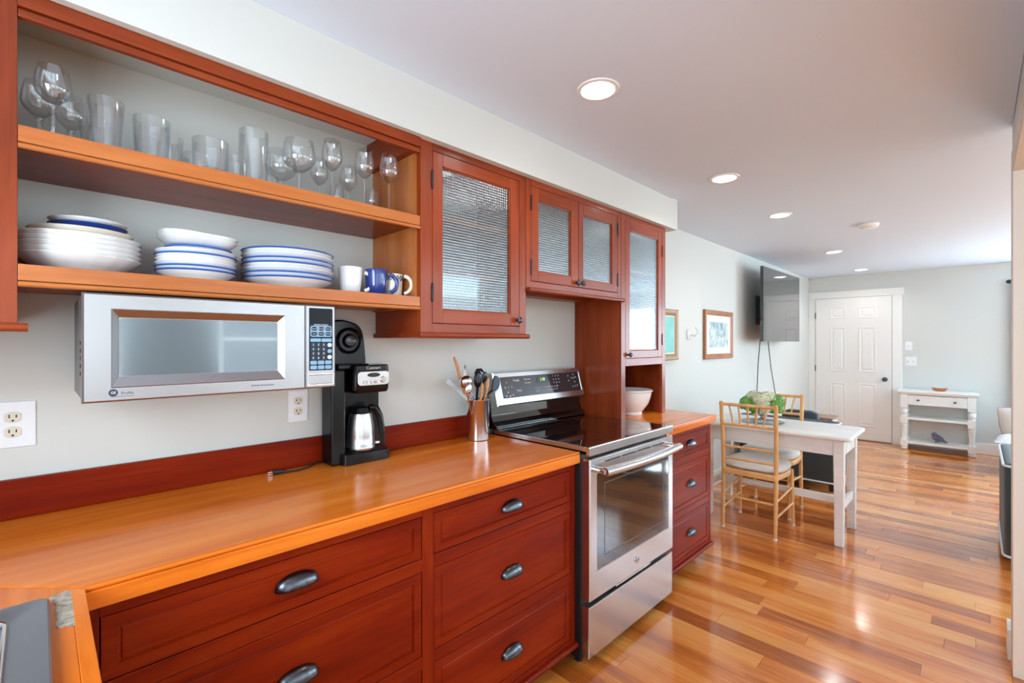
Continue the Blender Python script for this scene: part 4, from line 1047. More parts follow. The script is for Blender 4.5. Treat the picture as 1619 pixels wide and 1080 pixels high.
# ------------------------------------------------------------------ plates, bowls, mugs on the lower shelf
def plate_prof(r, h, foot=0.6, th=0.0035):
    return [(0.001, 0.002), (r * foot - 0.004, 0.002), (r * foot - 0.003, 0.0), (r * foot, 0.0), (r * foot + 0.002, 0.003), (r * 0.80, h * 0.45), (r - 0.001, h - th), (r, h - th * 0.5), (r - 0.002, h),
            (r * 0.78, h * 0.45 + th), (r * foot, 0.003 + th), (0.001, 0.002 + th)]
def plate(name, label, cat, x, y, z, r, h, mat, group, foot=0.6, wob=None, rim=None, n=48):
    o = solo(name, G().lathe(plate_prof(r, h, foot), n, (x, y, z), wob), mat, label, cat, group, loc=(x, y, z), smooth=40)
    if rim:
        mk('rim_band', G().lathe([(r - 0.010, h - 0.0030), (r - 0.001, h + 0.0004), (r + 0.0012, h - 0.0016), (r - 0.0005, h - 0.0045)], n, (x, y, z)), rim, o, smooth=60)
    return o
ORD = ['bottom', 'second', 'third', 'fourth', 'fifth', 'sixth', 'seventh', 'eighth']
x, y = 0.072, 1.635
scal = lambda q: 0.008 * math.cos(q * 18)
for k in range(5):
    plate('dinner_plate', '%s scalloped white deep plate in the left stack, counting from the shelf' % ORD[k], 'plate', x, y, S2 + 0.001 + k * 0.0125, 0.126, 0.042, PORC, 'stack of scalloped white plates', 0.55, scal, None, 72)
z = S2 + 0.001 + 4 * 0.0125 + 0.026
plate('serving_dish', 'cream dish on top of the scalloped white plates', 'bowl', x + 0.006, y, z, 0.103, 0.034, CREAM, None, 0.72)
z += 0.018
o = plate('patterned_bowl', 'blue patterned shallow bowl on the cream dish in the left stack', 'bowl', x + 0.018, y, z, 0.079, 0.033, BLUEC, None, 0.78)
g = G()
for k in range(22):
    a = 2 * PI * k / 22; r = 0.068
    p = Vector((x + 0.018 + r * math.cos(a), y + r * math.sin(a), z + 0.0185))
    g.ball(p, 0.0052, 0.0052, 0.0028, 8, 6)
mk('wave_pattern', g, plain('pale_blue_glaze', srgb(150, 180, 220), 0.2), o, kind='stuff')
plate('side_plate', 'white plate lying on the blue patterned bowl, top of left stack', 'plate', x + 0.018, y, z + 0.027, 0.078, 0.018, PORC, None, 0.7)
x, y = 0.322, 1.605
rims = [None, BLUER, None, None, BLUER, None]
plate('side_plate', 'bottom small plate with blue line in the middle stack', 'plate', x, y, S2 + 0.001, 0.100, 0.030, PORC, 'stack of small plates', 0.7, None, BLUER)
for k in range(1, 6):
    plate('side_plate', '%s small plate from the shelf in the middle stack' % ORD[k], 'plate', x + random.uniform(-.001, .001), y, S2 + 0.001 + k * 0.0112, 0.100, 0.030, PORC, 'stack of small plates', 0.7, None, rims[k])
z = S2 + 0.001 + 5 * 0.0112 + 0.0235
plate('saucer', 'blue-rimmed saucer under the two oblong white dishes', 'plate', x + 0.004, y, z, 0.082, 0.018, PORC, None, 0.7, None, BLUER)
z += 0.0125
def oblong(z, label, w_, d_, h, tilt):
    g = G(); rings = []
    for (k, zz) in ((0.035, 0.0), (0.02, 0.004), (0.003, h - 0.006), (0.0, h - 0.002), (0.004, h), (0.022, 0.008), (0.036, 0.005)):
        rings.append([(p[0], p[1], zz) for p in rrect(-w_ + k, w_ - k, -d_ + k, d_ - k, 0.055 - k * 0.5, 8)])
    g.loops(rings, True, True)
    o = solo('oblong_dish', g, PORC, label, 'dish', None, smooth=40)
    o.location = (x + 0.002, y, z); o.rotation_euler = (0, R(tilt), R(3)); return o
oblong(z + 0.006, 'lower of two rounded oblong white dishes on the middle stack', 0.094, 0.080, 0.026, 2.0)
oblong(z + 0.0165, 'upper of two rounded oblong white dishes, top of the middle stack', 0.095, 0.080, 0.026, 2.0)
x, y = 0.580, 1.612
rims = [BLUER, BLUER, None, BLUER, BLUER, None, BLUER]
for k in range(7):
    plate('dinner_plate', '%s large plate of the right stack, counting from the shelf' % ORD[k] if k < 6 else 'topmost large blue-rimmed plate of the right stack', 'plate', x + random.uniform(-.0015, .0015), y, S2 + 0.001 + k * 0.0145, 0.138, 0.032, PORC, 'stack of large blue-rimmed plates', 0.66, None, rims[k])
def mug(label, x, y, mat, hz, r=0.041, h=0.094, foot=0.030):
    t = thing('mug', label, 'mug', (x, y, S2))
    mk('body', G().lathe([(0.001, 0.003), (foot, 0.0), (foot + .003, 0.003), (r - 0.003, h * 0.5), (r, h - 0.003), (r - 0.0005, h), (r - 0.004, h - 0.002), (r - 0.006, h * 0.5), (foot - 0.002, 0.008), (0.001, 0.007)], 36, (x, y, S2)), mat, t, smooth=50)
    pts = []
    for k in range(11):
        a = -PI * 0.42 + PI * 0.84 * k / 10
        rr_ = r - 0.006 + 0.040 * max(0, math.cos(a)) ** 0.8
        pts.append((x + rr_ * math.cos(hz), y + rr_ * math.sin(hz), S2 + 0.047 + 0.034 * math.sin(a)))
    mk('handle', G().tube(pts, [0.0055] * 11, 10, True, 1.3), mat, t, smooth=60)
    return t
mug('plain white mug next to the right plate stack', 0.775, 1.575, PORC, R(-18))
m_ = mug('cobalt blue mug between the two white mugs', 0.868, 1.562, BLUEC, R(-24))
mx, my = 0.944, 1.572
m_ = mug('cream mug with a blue checkerboard band at the shelf right end', mx, my, CREAM, R(-50), 0.037, 0.086, 0.03)
g = G()
for row in range(3):
    for k in range(36):
        if (k + row) % 2: continue
        a0, a1 = 2 * PI * k / 36, 2 * PI * (k + 1) / 36; r = 0.0374
        z0 = S2 + 0.060 + row * 0.0065
        g.add([(mx + r * math.cos(a), my + r * math.sin(a), zz) for a, zz in ((a0, z0), (a1, z0), (a1, z0 + .0065), (a0, z0 + .0065))], [(0, 1, 2, 3)])
mk('checker_band', g, plain('check_blue', srgb(44, 62, 104), 0.25), m_, solid=0.0006)

# ------------------------------------------------------------------ dining corner: narrow white table
t = thing('dining_table', 'narrow white-washed wooden table standing against the left wall', 'table', (4.02, 1.1, 0))
TX0, TX1, TY0, TY1 = 3.735, 4.30, 0.585, 1.62
g = G().loops([[(p[0], p[1], z) for p in rrect(TX0 + k, TX1 - k, TY0 + k, TY1 - k, 0.03, 5)] for (k, z) in ((0.006, 0.722), (0.0, 0.728), (0.0, 0.744), (0.006, 0.75))], True, True)
mk('tabletop', g, 'white_wash', t, smooth=50)
lx0, lx1, ly0, ly1 = 3.79, 4.285, 0.632, 1.575
for (a, b) in ((lx0, ly0), (lx1 - 0.062, ly0), (lx0, ly1 - 0.062), (lx1 - 0.062, ly1 - 0.062)):
    mk('leg', G().loops([[(a + k, b + k, z), (a + 0.062 - k, b + k, z), (a + 0.062 - k, b + 0.062 - k, z), (a + k, b + 0.062 - k, z)] for (k, z) in ((0.006, 0.0), (0.0, 0.722))], True, True), 'white_wash', t, bevel=0.004)
g = G().box(lx0 + 0.008, lx0 + 0.028, ly0 + 0.062, ly1 - 0.062, 0.61, 0.722).box(lx1 - 0.028, lx1 - 0.008, ly0 + 0.062, ly1 - 0.062, 0.61, 0.722)
g.box(lx0 + 0.062, lx1 - 0.062, ly0 + 0.008, ly0 + 0.028, 0.61, 0.722).box(lx0 + 0.062, lx1 - 0.062, ly1 - 0.028, ly1 - 0.008, 0.61, 0.722)
mks('apron', g, 'white_wash', t, bevel=0.002)
xm = (lx0 + lx1) / 2
mk('stretcher', G().box(lx0 + 0.05, lx1 - 0.05, ly0 + 0.018, ly0 + 0.044, 0.225, 0.285), 'white_wash', t, bevel=0.003)
mk('stretcher', G().box(lx0 + 0.05, lx1 - 0.05, ly1 - 0.044, ly1 - 0.018, 0.225, 0.285), 'white_wash', t, bevel=0.003)
mk('stretcher', G().box(xm - 0.02, xm + 0.02, ly0 + 0.044, ly1 - 0.044, 0.225, 0.275), 'white_wash', t, bevel=0.003)

# bamboo-style chairs: local frame, back at x=0, seat towards +x
def knuckled(p0, p1, r, n=6):
    """bamboo-like rod with slight rings"""
    a, b = Vector(p0), Vector(p1); pts = []; rs = []
    for k in range(n):
        for (s, f) in ((0.0, 1.0), (0.42, 0.93), (0.9, 0.97), (0.955, 1.16)):
            pts.append(a.lerp(b, (k + s) / n)); rs.append(r * f)
    pts.append(b); rs.append(r)
    return G().tube(pts, rs, 12)
def chiavari():
    t = thing('dining_chair', 'light bamboo-style wooden chair on the near side of the white table', 'chair', (0, 0, 0), 'chairs at the white table')
    W = 'bamboo_wood'; hw = 0.178
    for s in (-1, 1):
        g = G(); pts = [(0.0, s * hw, 0.0), (0.012, s * hw, 0.22), (0.022, s * hw, 0.44), (0.012, s * (hw + .003), 0.66), (-0.012, s * (hw + .006), 0.93)]
        P_ = [Vector(p) for p in pts]; q = []; rs = []
        for i in range(4):
            for (f, m) in ((0, 1.0), (0.3, 0.95), (0.46, 0.98), (0.5, 1.14), (0.54, 0.98), (0.93, 0.98), (0.97, 1.14)):
                q.append(P_[i].lerp(P_[i + 1], f)); rs.append((0.0145 if i else 0.0115 + 0.003 * f) * m)
        q.append(P_[4]); rs.append(0.0135)
        mk('back_post', G().tube(q, rs, 14).ball((-0.012, s * (hw + .006), 0.934), 0.015, 0.015, 0.010, 12, 8), W, t, smooth=50)
        mk('front_leg', G().tube([(0.40, s * (hw + 0.012), 0.0), (0.392, s * (hw + .008), 0.22), (0.385, s * (hw + 0.004), 0.425)], [0.0105, 0.0135, 0.0145], 14), W, t, smooth=50)
        mk('foot_cap', G().lathe([(0.0115, 0), (0.0125, 0.001), (0.0125, 0.012), (0.011, 0.013)], 12, (0.40, s * (hw + 0.012), 0)), PRINTW, t)
        mk('foot_cap', G().lathe([(0.0125, 0), (0.0135, 0.001), (0.0135, 0.012), (0.012, 0.013)], 12, (0.0, s * hw, 0)), PRINTW, t)
    def bar(name, p0, p1, r, n=4): mk(name, knuckled(p0, p1, r, n), W, t, smooth=60)
    bar('top_rail', (-0.012, -hw - .006, 0.922), (-0.012, hw + .006, 0.922), 0.0125)
    bar('mid_rail', (0.0, -hw, 0.775), (0.0, hw, 0.775), 0.0110)
    bar('lower_rail', (0.014, -hw, 0.610), (0.014, hw, 0.610), 0.0095)
    bar('lower_rail', (0.018, -hw, 0.520), (0.018, hw, 0.520), 0.0095)
    for k in range(5):
        yy = -0.12 + 0.06 * k
        mk('spindle', G().tube([(0.0, yy * 0.86, 0.775), (-0.005, yy * 0.94, 0.85), (-0.012, yy * 1.06, 0.92)], [0.0055, 0.0075, 0.0075], 10), W, t, smooth=60)
    # seat frame, D-shaped
    pl = []
    for k in range(25):
        a = -PI / 2 + PI * k / 24
        pl.append((0.20 + 0.20 * max(0, math.cos(a)) ** 0.55, 0.205 * math.copysign(abs(math.sin(a)) ** 0.7, math.sin(a))))
    pl += [(0.0, hw + 0.006), (0.0, -hw - 0.006)]
    mk('seat', G().prism(pl, 'z', 0.405, 0.445), W, t, bevel=0.008, smooth=50)
    for s in (-1, 1):
        bar('stretcher', (0.012, s * hw, 0.26), (0.39, s * (hw + .006), 0.29), 0.0085, 3)
        bar('stretcher', (0.010, s * hw, 0.15), (0.394, s * (hw + .009), 0.17), 0.0085, 3)
    bar('stretcher', (0.012, -hw, 0.24), (0.012, hw, 0.24), 0.0085, 3)
    bar('stretcher', (0.39, -hw, 0.24), (0.39, hw, 0.24), 0.0085, 3)
    bar('stretcher', (0.39, -hw, 0.33), (0.39, hw, 0.33), 0.0075, 3)
    for s in (-1, 1): bar('brace', (0.39, s * hw * .5, 0.33), (0.388, s * hw * 0.95, 0.40), 0.006, 2)
    return t
def cushion(label):
    g = G(); N = 40
    def prof(k, z):
        o = []
        for i in range(N):
            a = 2 * PI * i / N
            c_, s_ = math.cos(a), math.sin(a)
            o.append((0.215 + (0.19 - k) * math.copysign(abs(c_) ** 0.6, c_), (0.205 - k) * math.copysign(abs(s_) ** 0.6, s_), z))
        return o
    g.loops([prof(0.02, 0.449), prof(0.004, 0.455), prof(0.0, 0.467), prof(0.0, 0.480), prof(0.006, 0.496), prof(0.035, 0.508), prof(0.09, 0.512), prof(0.15, 0.508)], True, True)
    o = solo('seat_cushion', g, FABC, label, 'cushion', 'cushions on the dining chairs', smooth=60)
    mk('welt', G().tube([(p[0], p[1], 0.4705) for p in prof(-0.002, 0)] + [(prof(-0.002, 0)[0][0], prof(-0.002, 0)[0][1], 0.4705)], 0.003, 6, False), FABC, o, smooth=60)
    return o
ch = chiavari()
place(ch, (3.605, 1.175, 0), 0)
cu = cushion('pale linen cushion tied on the near dining chair'); cu.location = (3.605, 1.175, 0)
c2 = copy_tree(ch); place(c2, (4.50, 1.225, 0), PI, 'light bamboo-style wooden chair on the far side of the white table')
cu2 = copy_tree(cu); place(cu2, (4.50, 1.225, 0), PI, 'pale linen cushion on the far dining chair, seen under the table')

# flowers in a glass vase on a round glass tray
vx, vy = 4.02, 1.21
solo('glass_tray', G().lathe([(0.001, 0.001), (0.15, 0.001), (0.155, 0.006), (0.153, 0.008), (0.148, 0.004), (0.001, 0.004)], 40, (vx + 0.02, vy, 0.75)), thin_glass('tray_glass', (0.80, 0.84, 0.84, 1), (0.5, 0.55, 0.55, 1), 0.12), 'round clear glass tray under the flower vase on the white table', 'tray', loc=(vx + 0.02, vy, 0.75), smooth=40)
t = solo('vase', G().lathe([(0.001, 0.002), (0.035, 0.002), (0.037, 0.004), (0.040, 0.05), (0.052, 0.115), (0.050, 0.115), (0.038, 0.05), (0.034, 0.008), (0.001, 0.008)], 32, (vx, vy, 0.754)), GLASS, 'clear glass vase of hydrangeas on the white table', 'vase', loc=(vx, vy, 0.754), smooth=40)
bq = thing('hydrangea_bouquet', 'bouquet of cream and green hydrangea heads in the glass vase', 'flowers', (vx, vy, 0.765))
rf = random.Random(5)
def bloom(c, r, mat):
    g = G(); n = 150
    for k in range(n):
        zz = 1 - 1.75 * (k + 0.5) / n; a = k * 2.39996
        d = Vector((math.sqrt(max(0, 1 - zz * zz)) * math.cos(a), math.sqrt(max(0, 1 - zz * zz)) * math.sin(a), zz))
        p = Vector(c) + d * r * (0.86 + 0.2 * rf.random())
        e1 = d.orthogonal().normalized(); e2 = d.cross(e1)
        s = r * 0.20 * (0.8 + 0.4 * rf.random()); ro = rf.random() * PI
        vs = [p]; fs = []
        for q in range(4):
            b = ro + q * PI / 2
            u1 = e1 * math.cos(b) + e2 * math.sin(b); u2 = e1 * math.cos(b + 0.75) + e2 * math.sin(b + 0.75); u0 = e1 * math.cos(b - 0.75) + e2 * math.sin(b - 0.75)
            o_ = len(vs)
            vs += [p + u0 * s * 0.62 + d * s * 0.18, p + u1 * s * 1.15 + d * s * 0.3, p + u2 * s * 0.62 + d * s * 0.18]
            fs.append((0, o_, o_ + 1, o_ + 2))
        g.add([tuple(v) for v in vs], fs)
    return mk('bloom', g, mat, bq)
bl = [((-0.06, 0.085, 0.105), 0.056, PETALG), ((0.0, 0.05, 0.150), 0.060, PETALW), ((-0.05, -0.01, 0.135), 0.058, PETALW), ((0.05, -0.085, 0.125), 0.060, PETALG),
      ((-0.04, -0.105, 0.095), 0.052, PETALG), ((0.07, 0.11, 0.11), 0.052, PETALG), ((0.08, 0.0, 0.14), 0.058, PETALW), ((0.01, -0.04, 0.155), 0.056, PETALW),
      ((-0.075, 0.03, 0.085), 0.045, PETALG), ((-0.07, -0.05, 0.085), 0.048, PETALW)]
for (c, r, m) in bl:
    b = bloom((vx + c[0], vy + c[1] * 1.05, 0.785 + c[2]), r, m)
    mk('stalk', G().tube([(vx + c[0], vy + c[1], 0.765 + c[2] - 0.01), (vx + c[0] * 0.3, vy + c[1] * 0.3, 0.82), (vx - c[0] * 0.3, vy - c[1] * 0.3, 0.764)], 0.003, 6), STEM, b)
for k in range(7):
    a = k * 0.9 + 0.3; r = 0.13
    c = Vector((vx + r * 0.75 * math.cos(a), vy + r * math.sin(a), 0.845 + 0.012 * (k % 3)))
    d = Vector((math.cos(a), math.sin(a), -0.25)).normalized(); sd_ = d.cross(Vector((0, 0, 1))).normalized()
    mk('leaf', G().add([tuple(c - d * 0.06), tuple(c + sd_ * 0.03 - Vector((0, 0, .004))), tuple(c + d * 0.055 - Vector((0, 0, .012))), tuple(c - sd_ * 0.03 - Vector((0, 0, .004))), tuple(c + Vector((0, 0, 0.006)))],
       [(0, 1, 4), (1, 2, 4), (2, 3, 4), (3, 0, 4)]), LEAF, bq)

# ------------------------------------------------------------------ pictures and wall hook on the left wall
def framed(label, x0, x1, z0, z1, w_, mat, matw, artmat, d=0.025):
    t = thing('framed_picture', label, 'picture', ((x0 + x1) / 2, YW, (z0 + z1) / 2))
    g = G(); yb, yf = YW - 0.001, YW - d
    def rg(k, y): return [(x0 + k, y, z0 + k), (x1 - k, y, z0 + k), (x1 - k, y, z1 - k), (x0 + k, y, z1 - k)]
    g.loops([rg(0, yb), rg(0, yf + 0.004), rg(0.006, yf), rg(w_ * 0.6, yf + 0.003), rg(w_, yf + 0.010), rg(w_, yf + 0.016)], True, False)
    mk('frame', g, mat, t)
    if matw: mk('mount', G().frame_y(x0 + w_ - .002, x1 - w_ + .002, z0 + w_ - .002, z1 - w_ + .002, matw, yf + 0.013, yf + 0.016), MATB, t)
    k = w_ + matw - 0.003
    mk('print', G().box(x0 + k, x1 - k, yf + 0.014, yf + 0.0155, z0 + k, z1 - k), artmat, t)
    return t
framed('gilt framed teal print on the wall half hidden by the glass cabinet', 3.19, 3.765, 1.235, 1.65, 0.05, GOLD, 0.012, TEAL, 0.04)
framed('wood-framed pale blue watercolour with white mount on the dining wall', 4.345, 5.04, 1.222, 1.688, 0.048, 'frame_wood', 0.065, PRINT)
t = thing('wall_hook', 'small white china hook on the wall between the two pictures', 'hook', (4.03, YW, 1.46))
g = G().lathe([(0.001, 0), (0.032, 0.0), (0.034, 0.006), (0.024, 0.012), (0.012, 0.02), (0.001, 0.022)], 24)
g.v = [(4.03 + p[0], YW - p[2], 1.45 + p[1] * 1.5) for p in g.v]
mk('backplate', g, PORC, t, smooth=50)
mk('arm', G().tube([(4.03, YW - 0.015, 1.45), (4.05, YW - 0.05, 1.438), (4.075, YW - 0.07, 1.46), (4.075, YW - 0.065, 1.495), (4.055, YW - 0.055, 1.51)], [0.008, 0.009, 0.009, 0.008, 0.006], 12), PORC, t, smooth=60)

# ------------------------------------------------------------------ television on a swing arm
t = thing('television', 'large flat television on a swing arm high on the left wall', 'television', (5.75, 1.8, 1.79))
TVy0, TVy1, TX0, TX1, TZ0, TZ1 = 1.600, 1.582, 5.375, 6.71, 1.390, 2.19
def tvp(x, z, d): 
    s = (x - TX0) / (TX1 - TX0); return (x, TVy0 + (TVy1 - TVy0) * s + d, z)
mk('screen', G().loops([[tvp(TX0 + k, TZ0 + k, d), tvp(TX1 - k, TZ0 + k, d), tvp(TX1 - k, TZ1 - k, d), tvp(TX0 + k, TZ1 - k, d)] for (k, d) in ((0.0, 0.03), (0.0, 0.004), (0.002, 0.0), (0.008, 0.0), (0.009, 0.0015))], True, True), TVSCR, t)
mk('rear_housing', G().box(TX0 + 0.15, TX1 - 0.15, 1.63, 1.665, TZ0 + 0.05, TZ0 + 0.5), BLACKM, t, bevel=0.01)
mk('wall_plate', G().box(5.80, 5.92, YW - 0.02, YW, 1.585, 1.92), BLACKM, t, bevel=0.004)
for z in (1.64, 1.86): mks('mount_arm', G().box(5.84, 5.88, 1.66, YW - 0.02, z - 0.02, z + 0.02).box(5.70, 6.2, 1.66, 1.69, z - 0.02, z + 0.02), IRON, t, bevel=0.003)
for k, (pa, pb, lab) in enumerate((((1202, 540), (1197, 614), 'left'), ((1214, 541), (1226, 624), 'right'))):
    p0 = Vector(at(pa[0], pa[1] - 4, 1.66)); p1 = Vector(at((pa[0] + pb[0]) / 2 - 1, (pa[1] + pb[1]) / 2, 1.75)); p2 = Vector(at(pb[0], pb[1], 1.795)); p3 = p2 + Vector((0.02, 0.005, -0.9))
    p3.z = 0.35
    solo('television_cable', G().tube([p0, p1, p2, p2.lerp(p3, 0.5), p3], 0.0045, 8), BLACKM, 'thin black cable hanging down the wall, %s one of two below the television' % lab, 'cable', 'cables below the television', tuple(p3), smooth=60)

# light switches beside the white door
def switch(label, y0, y1, z0, z1, n):
    t = thing('light_switch', label, 'light switch', (XF, (y0 + y1) / 2, (z0 + z1) / 2))
    mk('plate', G().box(XF - 0.006, XF, y0, y1, z0, z1), PLATEW, t, bevel=0.002)
    for k in range(n):
        y = y0 + (y1 - y0) * (k + 0.5) / n; z = (z0 + z1) / 2
        mk('toggle', G().loops([[(XF - 0.006, y - .006, z - .012), (XF - 0.006, y + .006, z - .012), (XF - 0.006, y + .006, z + .012), (XF - 0.006, y - .006, z + .012)], [(XF - 0.018, y - .004, z + .002), (XF - 0.018, y + .004, z + .002), (XF - 0.016, y + .004, z + .010), (XF - 0.016, y - .004, z + .010)]], True, True), IVORY, t)
switch('single white light switch, upper one beside the far door', 0.612, 0.688, 1.272, 1.392, 1)
switch('double white light switch below the single switch by the far door', 0.572, 0.688, 1.068, 1.188, 2)

# ------------------------------------------------------------------ white console table at the far wall
KX0, KX1, KY0, KY1, KH = 7.86, 8.175, -0.002, 0.715, 0.765
t = thing('console_table', 'white console table with turned legs, one drawer and two shelves', 'console table', (8.02, 0.36, 0))
g = G().loops([[(KX0 - k, KY0 - k, z), (KX1, KY0 - k, z), (KX1, KY1 + k, z), (KX0 - k, KY1 + k, z)] for (k, z) in ((-0.004, 0.712), (0.008, 0.722), (0.014, 0.735), (0.02, 0.739), (0.022, 0.752), (0.018, KH))], True, True)
mk('top', g, WHITEF, t)
mks('apron', G().box(KX0 + 0.02, KX1, KY0 + 0.01, KY0 + 0.03, 0.575, 0.715).box(KX0 + 0.02, KX1, KY1 - 0.03, KY1 - 0.01, 0.575, 0.715).box(KX1 - 0.02, KX1, KY0 + 0.03, KY1 - 0.03, 0.575, 0.715), WHITEF, t)
dr = mk('drawer', G().box(KX0 + 0.006, KX0 + 0.28, KY0 + 0.082, KY1 - 0.082, 0.582, 0.706), WHITEF, t, bevel=0.003)
for y in (0.19, 0.53): mk('knob', G().ball((KX0 - 0.014, y, 0.645), 0.014, 0.015, 0.012, 14, 10).tube([(KX0 + 0.006, y, 0.645), (KX0 - 0.01, y, 0.645)], 0.006, 10), IRON, dr, smooth=60)
def turned(x, y):
    g = G(); s = 0.037
    def sq(z, k=s): return [(x - k, y - k, z), (x + k, y - k, z), (x + k, y + k, z), (x - k, y + k, z)]
    g.loops([sq(0.545), sq(0.715)], True, True)
    g.loops([sq(0.345), sq(0.440)], True, True)
    g.loops([sq(0.045), sq(0.125)], True, True)
    g.lathe([(0.028, 0.44), (0.030, 0.446), (0.024, 0.452), (0.038, 0.475), (0.040, 0.495), (0.034, 0.517), (0.024, 0.530), (0.034, 0.536), (0.034, 0.546)], 20, (x, y, 0))
    g.lathe([(0.030, 0.125), (0.034, 0.132), (0.026, 0.14), (0.024, 0.16), (0.034, 0.30), (0.036, 0.315), (0.024, 0.325), (0.034, 0.333), (0.034, 0.346)], 20, (x, y, 0))
    g.lathe([(0.022, 0.0), (0.034, 0.01), (0.036, 0.024), (0.028, 0.036), (0.022, 0.046)], 20, (x, y, 0))
    return g
for (x, y) in ((KX0 + 0.04, KY0 + 0.045), (KX0 + 0.04, KY1 - 0.045), (KX1 - 0.04, KY0 + 0.045), (KX1 - 0.04, KY1 - 0.045)):
    mk('leg', turned(x, y), WHITEF, t, smooth=35)
for z in (0.405, 0.095):
    mk('shelf', G().box(KX0 + 0.01, KX1 - 0.01, KY0 + 0.03, KY1 - 0.03, z - 0.014, z + 0.014), WHITEF, t, bevel=0.003)
mk('back_panel', G().box(KX1 - 0.012, KX1 - 0.004, KY0 + 0.03, KY1 - 0.03, 0.109, 0.575), plain('back_panel_grey', srgb(206, 200, 192), 0.6), t)
# boat-shaped orange-brown dish on the console
g = G(); rings = []
for (k, z) in ((0.45, 0.0), (0.75, 0.006), (1.0, 0.036), (0.94, 0.036), (0.7, 0.010), (0.4, 0.006)):
    rings.append([(8.0 + 0.035 * k * math.sin(2 * PI * i / 24), 0.335 + 0.078 * k * math.copysign(abs(math.cos(2 * PI * i / 24)) ** 1.3, math.cos(2 * PI * i / 24)), KH + z + (0.012 * abs(math.cos(2 * PI * i / 24)) ** 3 if k > 0.9 else 0)) for i in range(24)])
solo('boat_dish', g.loops(rings, True, True), DISH, 'small boat-shaped orange-brown dish on the white console top', 'dish', loc=(8.0, 0.335, KH), smooth=50)
# small purple-grey bird figurine on the bottom shelf
t = thing('bird_figurine', 'small purple-grey bird figure on the bottom console shelf', 'figurine', (8.0, 0.37, 0.109))
g = G().tube([(8.0, 0.41, 0.165), (8.0, 0.385, 0.18), (8.0, 0.355, 0.175), (8.0, 0.325, 0.155), (8.0, 0.29, 0.135), (8.0, 0.262, 0.125)], [0.010, 0.036, 0.042, 0.030, 0.013, 0.006], 14)
g.ball((8.0, 0.385, 0.215), 0.024, 0.028, 0.024, 14, 10)
mk('body', g, FIG, t, smooth=60)
mk('wing', G().ball((7.958, 0.345, 0.18), 0.010, 0.05, 0.022, 14, 8), FIG, t, smooth=60)
mk('beak', G().tube([(8.0, 0.408, 0.215), (8.0, 0.43, 0.21)], [0.007, 0.001], 8), FIG, t)
mks('leg', G().tube([(7.99, 0.37, 0.14), (7.985, 0.37, 0.109)], 0.005, 8).tube([(8.01, 0.35, 0.14), (8.015, 0.35, 0.109)], 0.005, 8), IRON, t)

# ------------------------------------------------------------------ charcoal slipper chairs: local frame, back at x=0, seat towards +x
def slipper_chair():
    t = thing('slipper_chair', 'low charcoal armless chair with white piping, back turned, beyond the white table', 'chair', (0, 0, 0), 'charcoal chairs with piping')
    hw = 0.43
    def sec(k, z, th): return [(p[0], p[1], z) for p in rrect(0 + k, th - k, -hw + k, hw - k, 0.045, 5)]
    b = mk('back', G().loops([sec(0.012, 0.075, 0.17), sec(0.0, 0.09, 0.17), sec(0.0, 0.628, 0.15), sec(0.012, 0.642, 0.15), sec(0.05, 0.648, 0.15)], True, True), FABD, t, smooth=50)
    for (z, th) in ((0.632, 0.15), (0.088, 0.17)):
        q = sec(-0.002, z, th); mk('piping', G().tube(q + [q[0]], 0.0075, 8, False), PIPING, b, smooth=60)
    g = G().loops([[(p[0], p[1], z) for p in rrect(0.13 + k, 0.72 - k, -hw + 0.02 + k, hw - 0.02 - k, 0.05, 5)] for (k, z) in ((0.01, 0.085), (0, 0.10), (0, 0.27), (0.01, 0.28))], True, True)
    mk('seat_base', g, FABD, t, smooth=50)
    g = G().loops([[(p[0], p[1], z) for p in rrect(0.15 + k, 0.74 - k, -hw + 0.01 + k, hw - 0.01 - k, 0.06, 5)] for (k, z) in ((0.015, 0.28), (0, 0.295), (0, 0.37), (0.015, 0.388), (0.07, 0.397))], True, True)
    mk('seat_cushion', g, FABB, t, smooth=60)
    for (x, y) in ((0.06, -hw + .06), (0.06, hw - .06), (0.66, -hw + .08), (0.66, hw - .08)):
        mk('leg', G().loops([[(x - k, y - k, z), (x + k, y - k, z), (x + k, y + k, z), (x - k, y + k, z)] for (k, z) in ((0.016, 0), (0.024, 0.09))], True, True), BLACKM, t)
    return t
ac = slipper_chair(); place(ac, (5.10, 1.325, 0), 0)
a2 = copy_tree(ac); place(a2, (4.53, -0.115, 0), -PI / 2, 'low charcoal armless chair with white piping cut by the right edge post')

# a dark cushion standing on the chair seat
solo('throw_pillow', G().loops([[(p[0], p[1], z) for p in rrect(5.30 + k, 5.42 - k, 1.09 + 2 * k, 1.42 - 2 * k, 0.03, 4)] for (k, z) in ((0.03, 0.40), (0.005, 0.44), (0.0, 0.55), (0.005, 0.68), (0.03, 0.705))], True, True), FABD, 'charcoal cushion standing on the seat of the chair beyond the table', 'cushion', loc=(5.36, 1.255, 0.40), smooth=60)
# side table between armchair and door
t = thing('side_table', 'small side table with brown wooden top between the charcoal chair and the door', 'table', (6.13, 1.25, 0))
mk('top', G().box(5.97, 6.29, 1.10, 1.40, 0.54, 0.565), 'brown_top', t, bevel=0.004)
for (x, y) in ((6.0, 1.13), (6.26, 1.13), (6.0, 1.37), (6.26, 1.37)):
    mk('leg', G().box(x - .018, x + .018, y - .018, y + .018, 0, 0.54), WHITEF, t, bevel=0.003)
mks('apron', G().box(6.018, 6.242, 1.125, 1.137, 0.48, 0.54).box(6.018, 6.242, 1.363, 1.375, 0.48, 0.54), WHITEF, t)

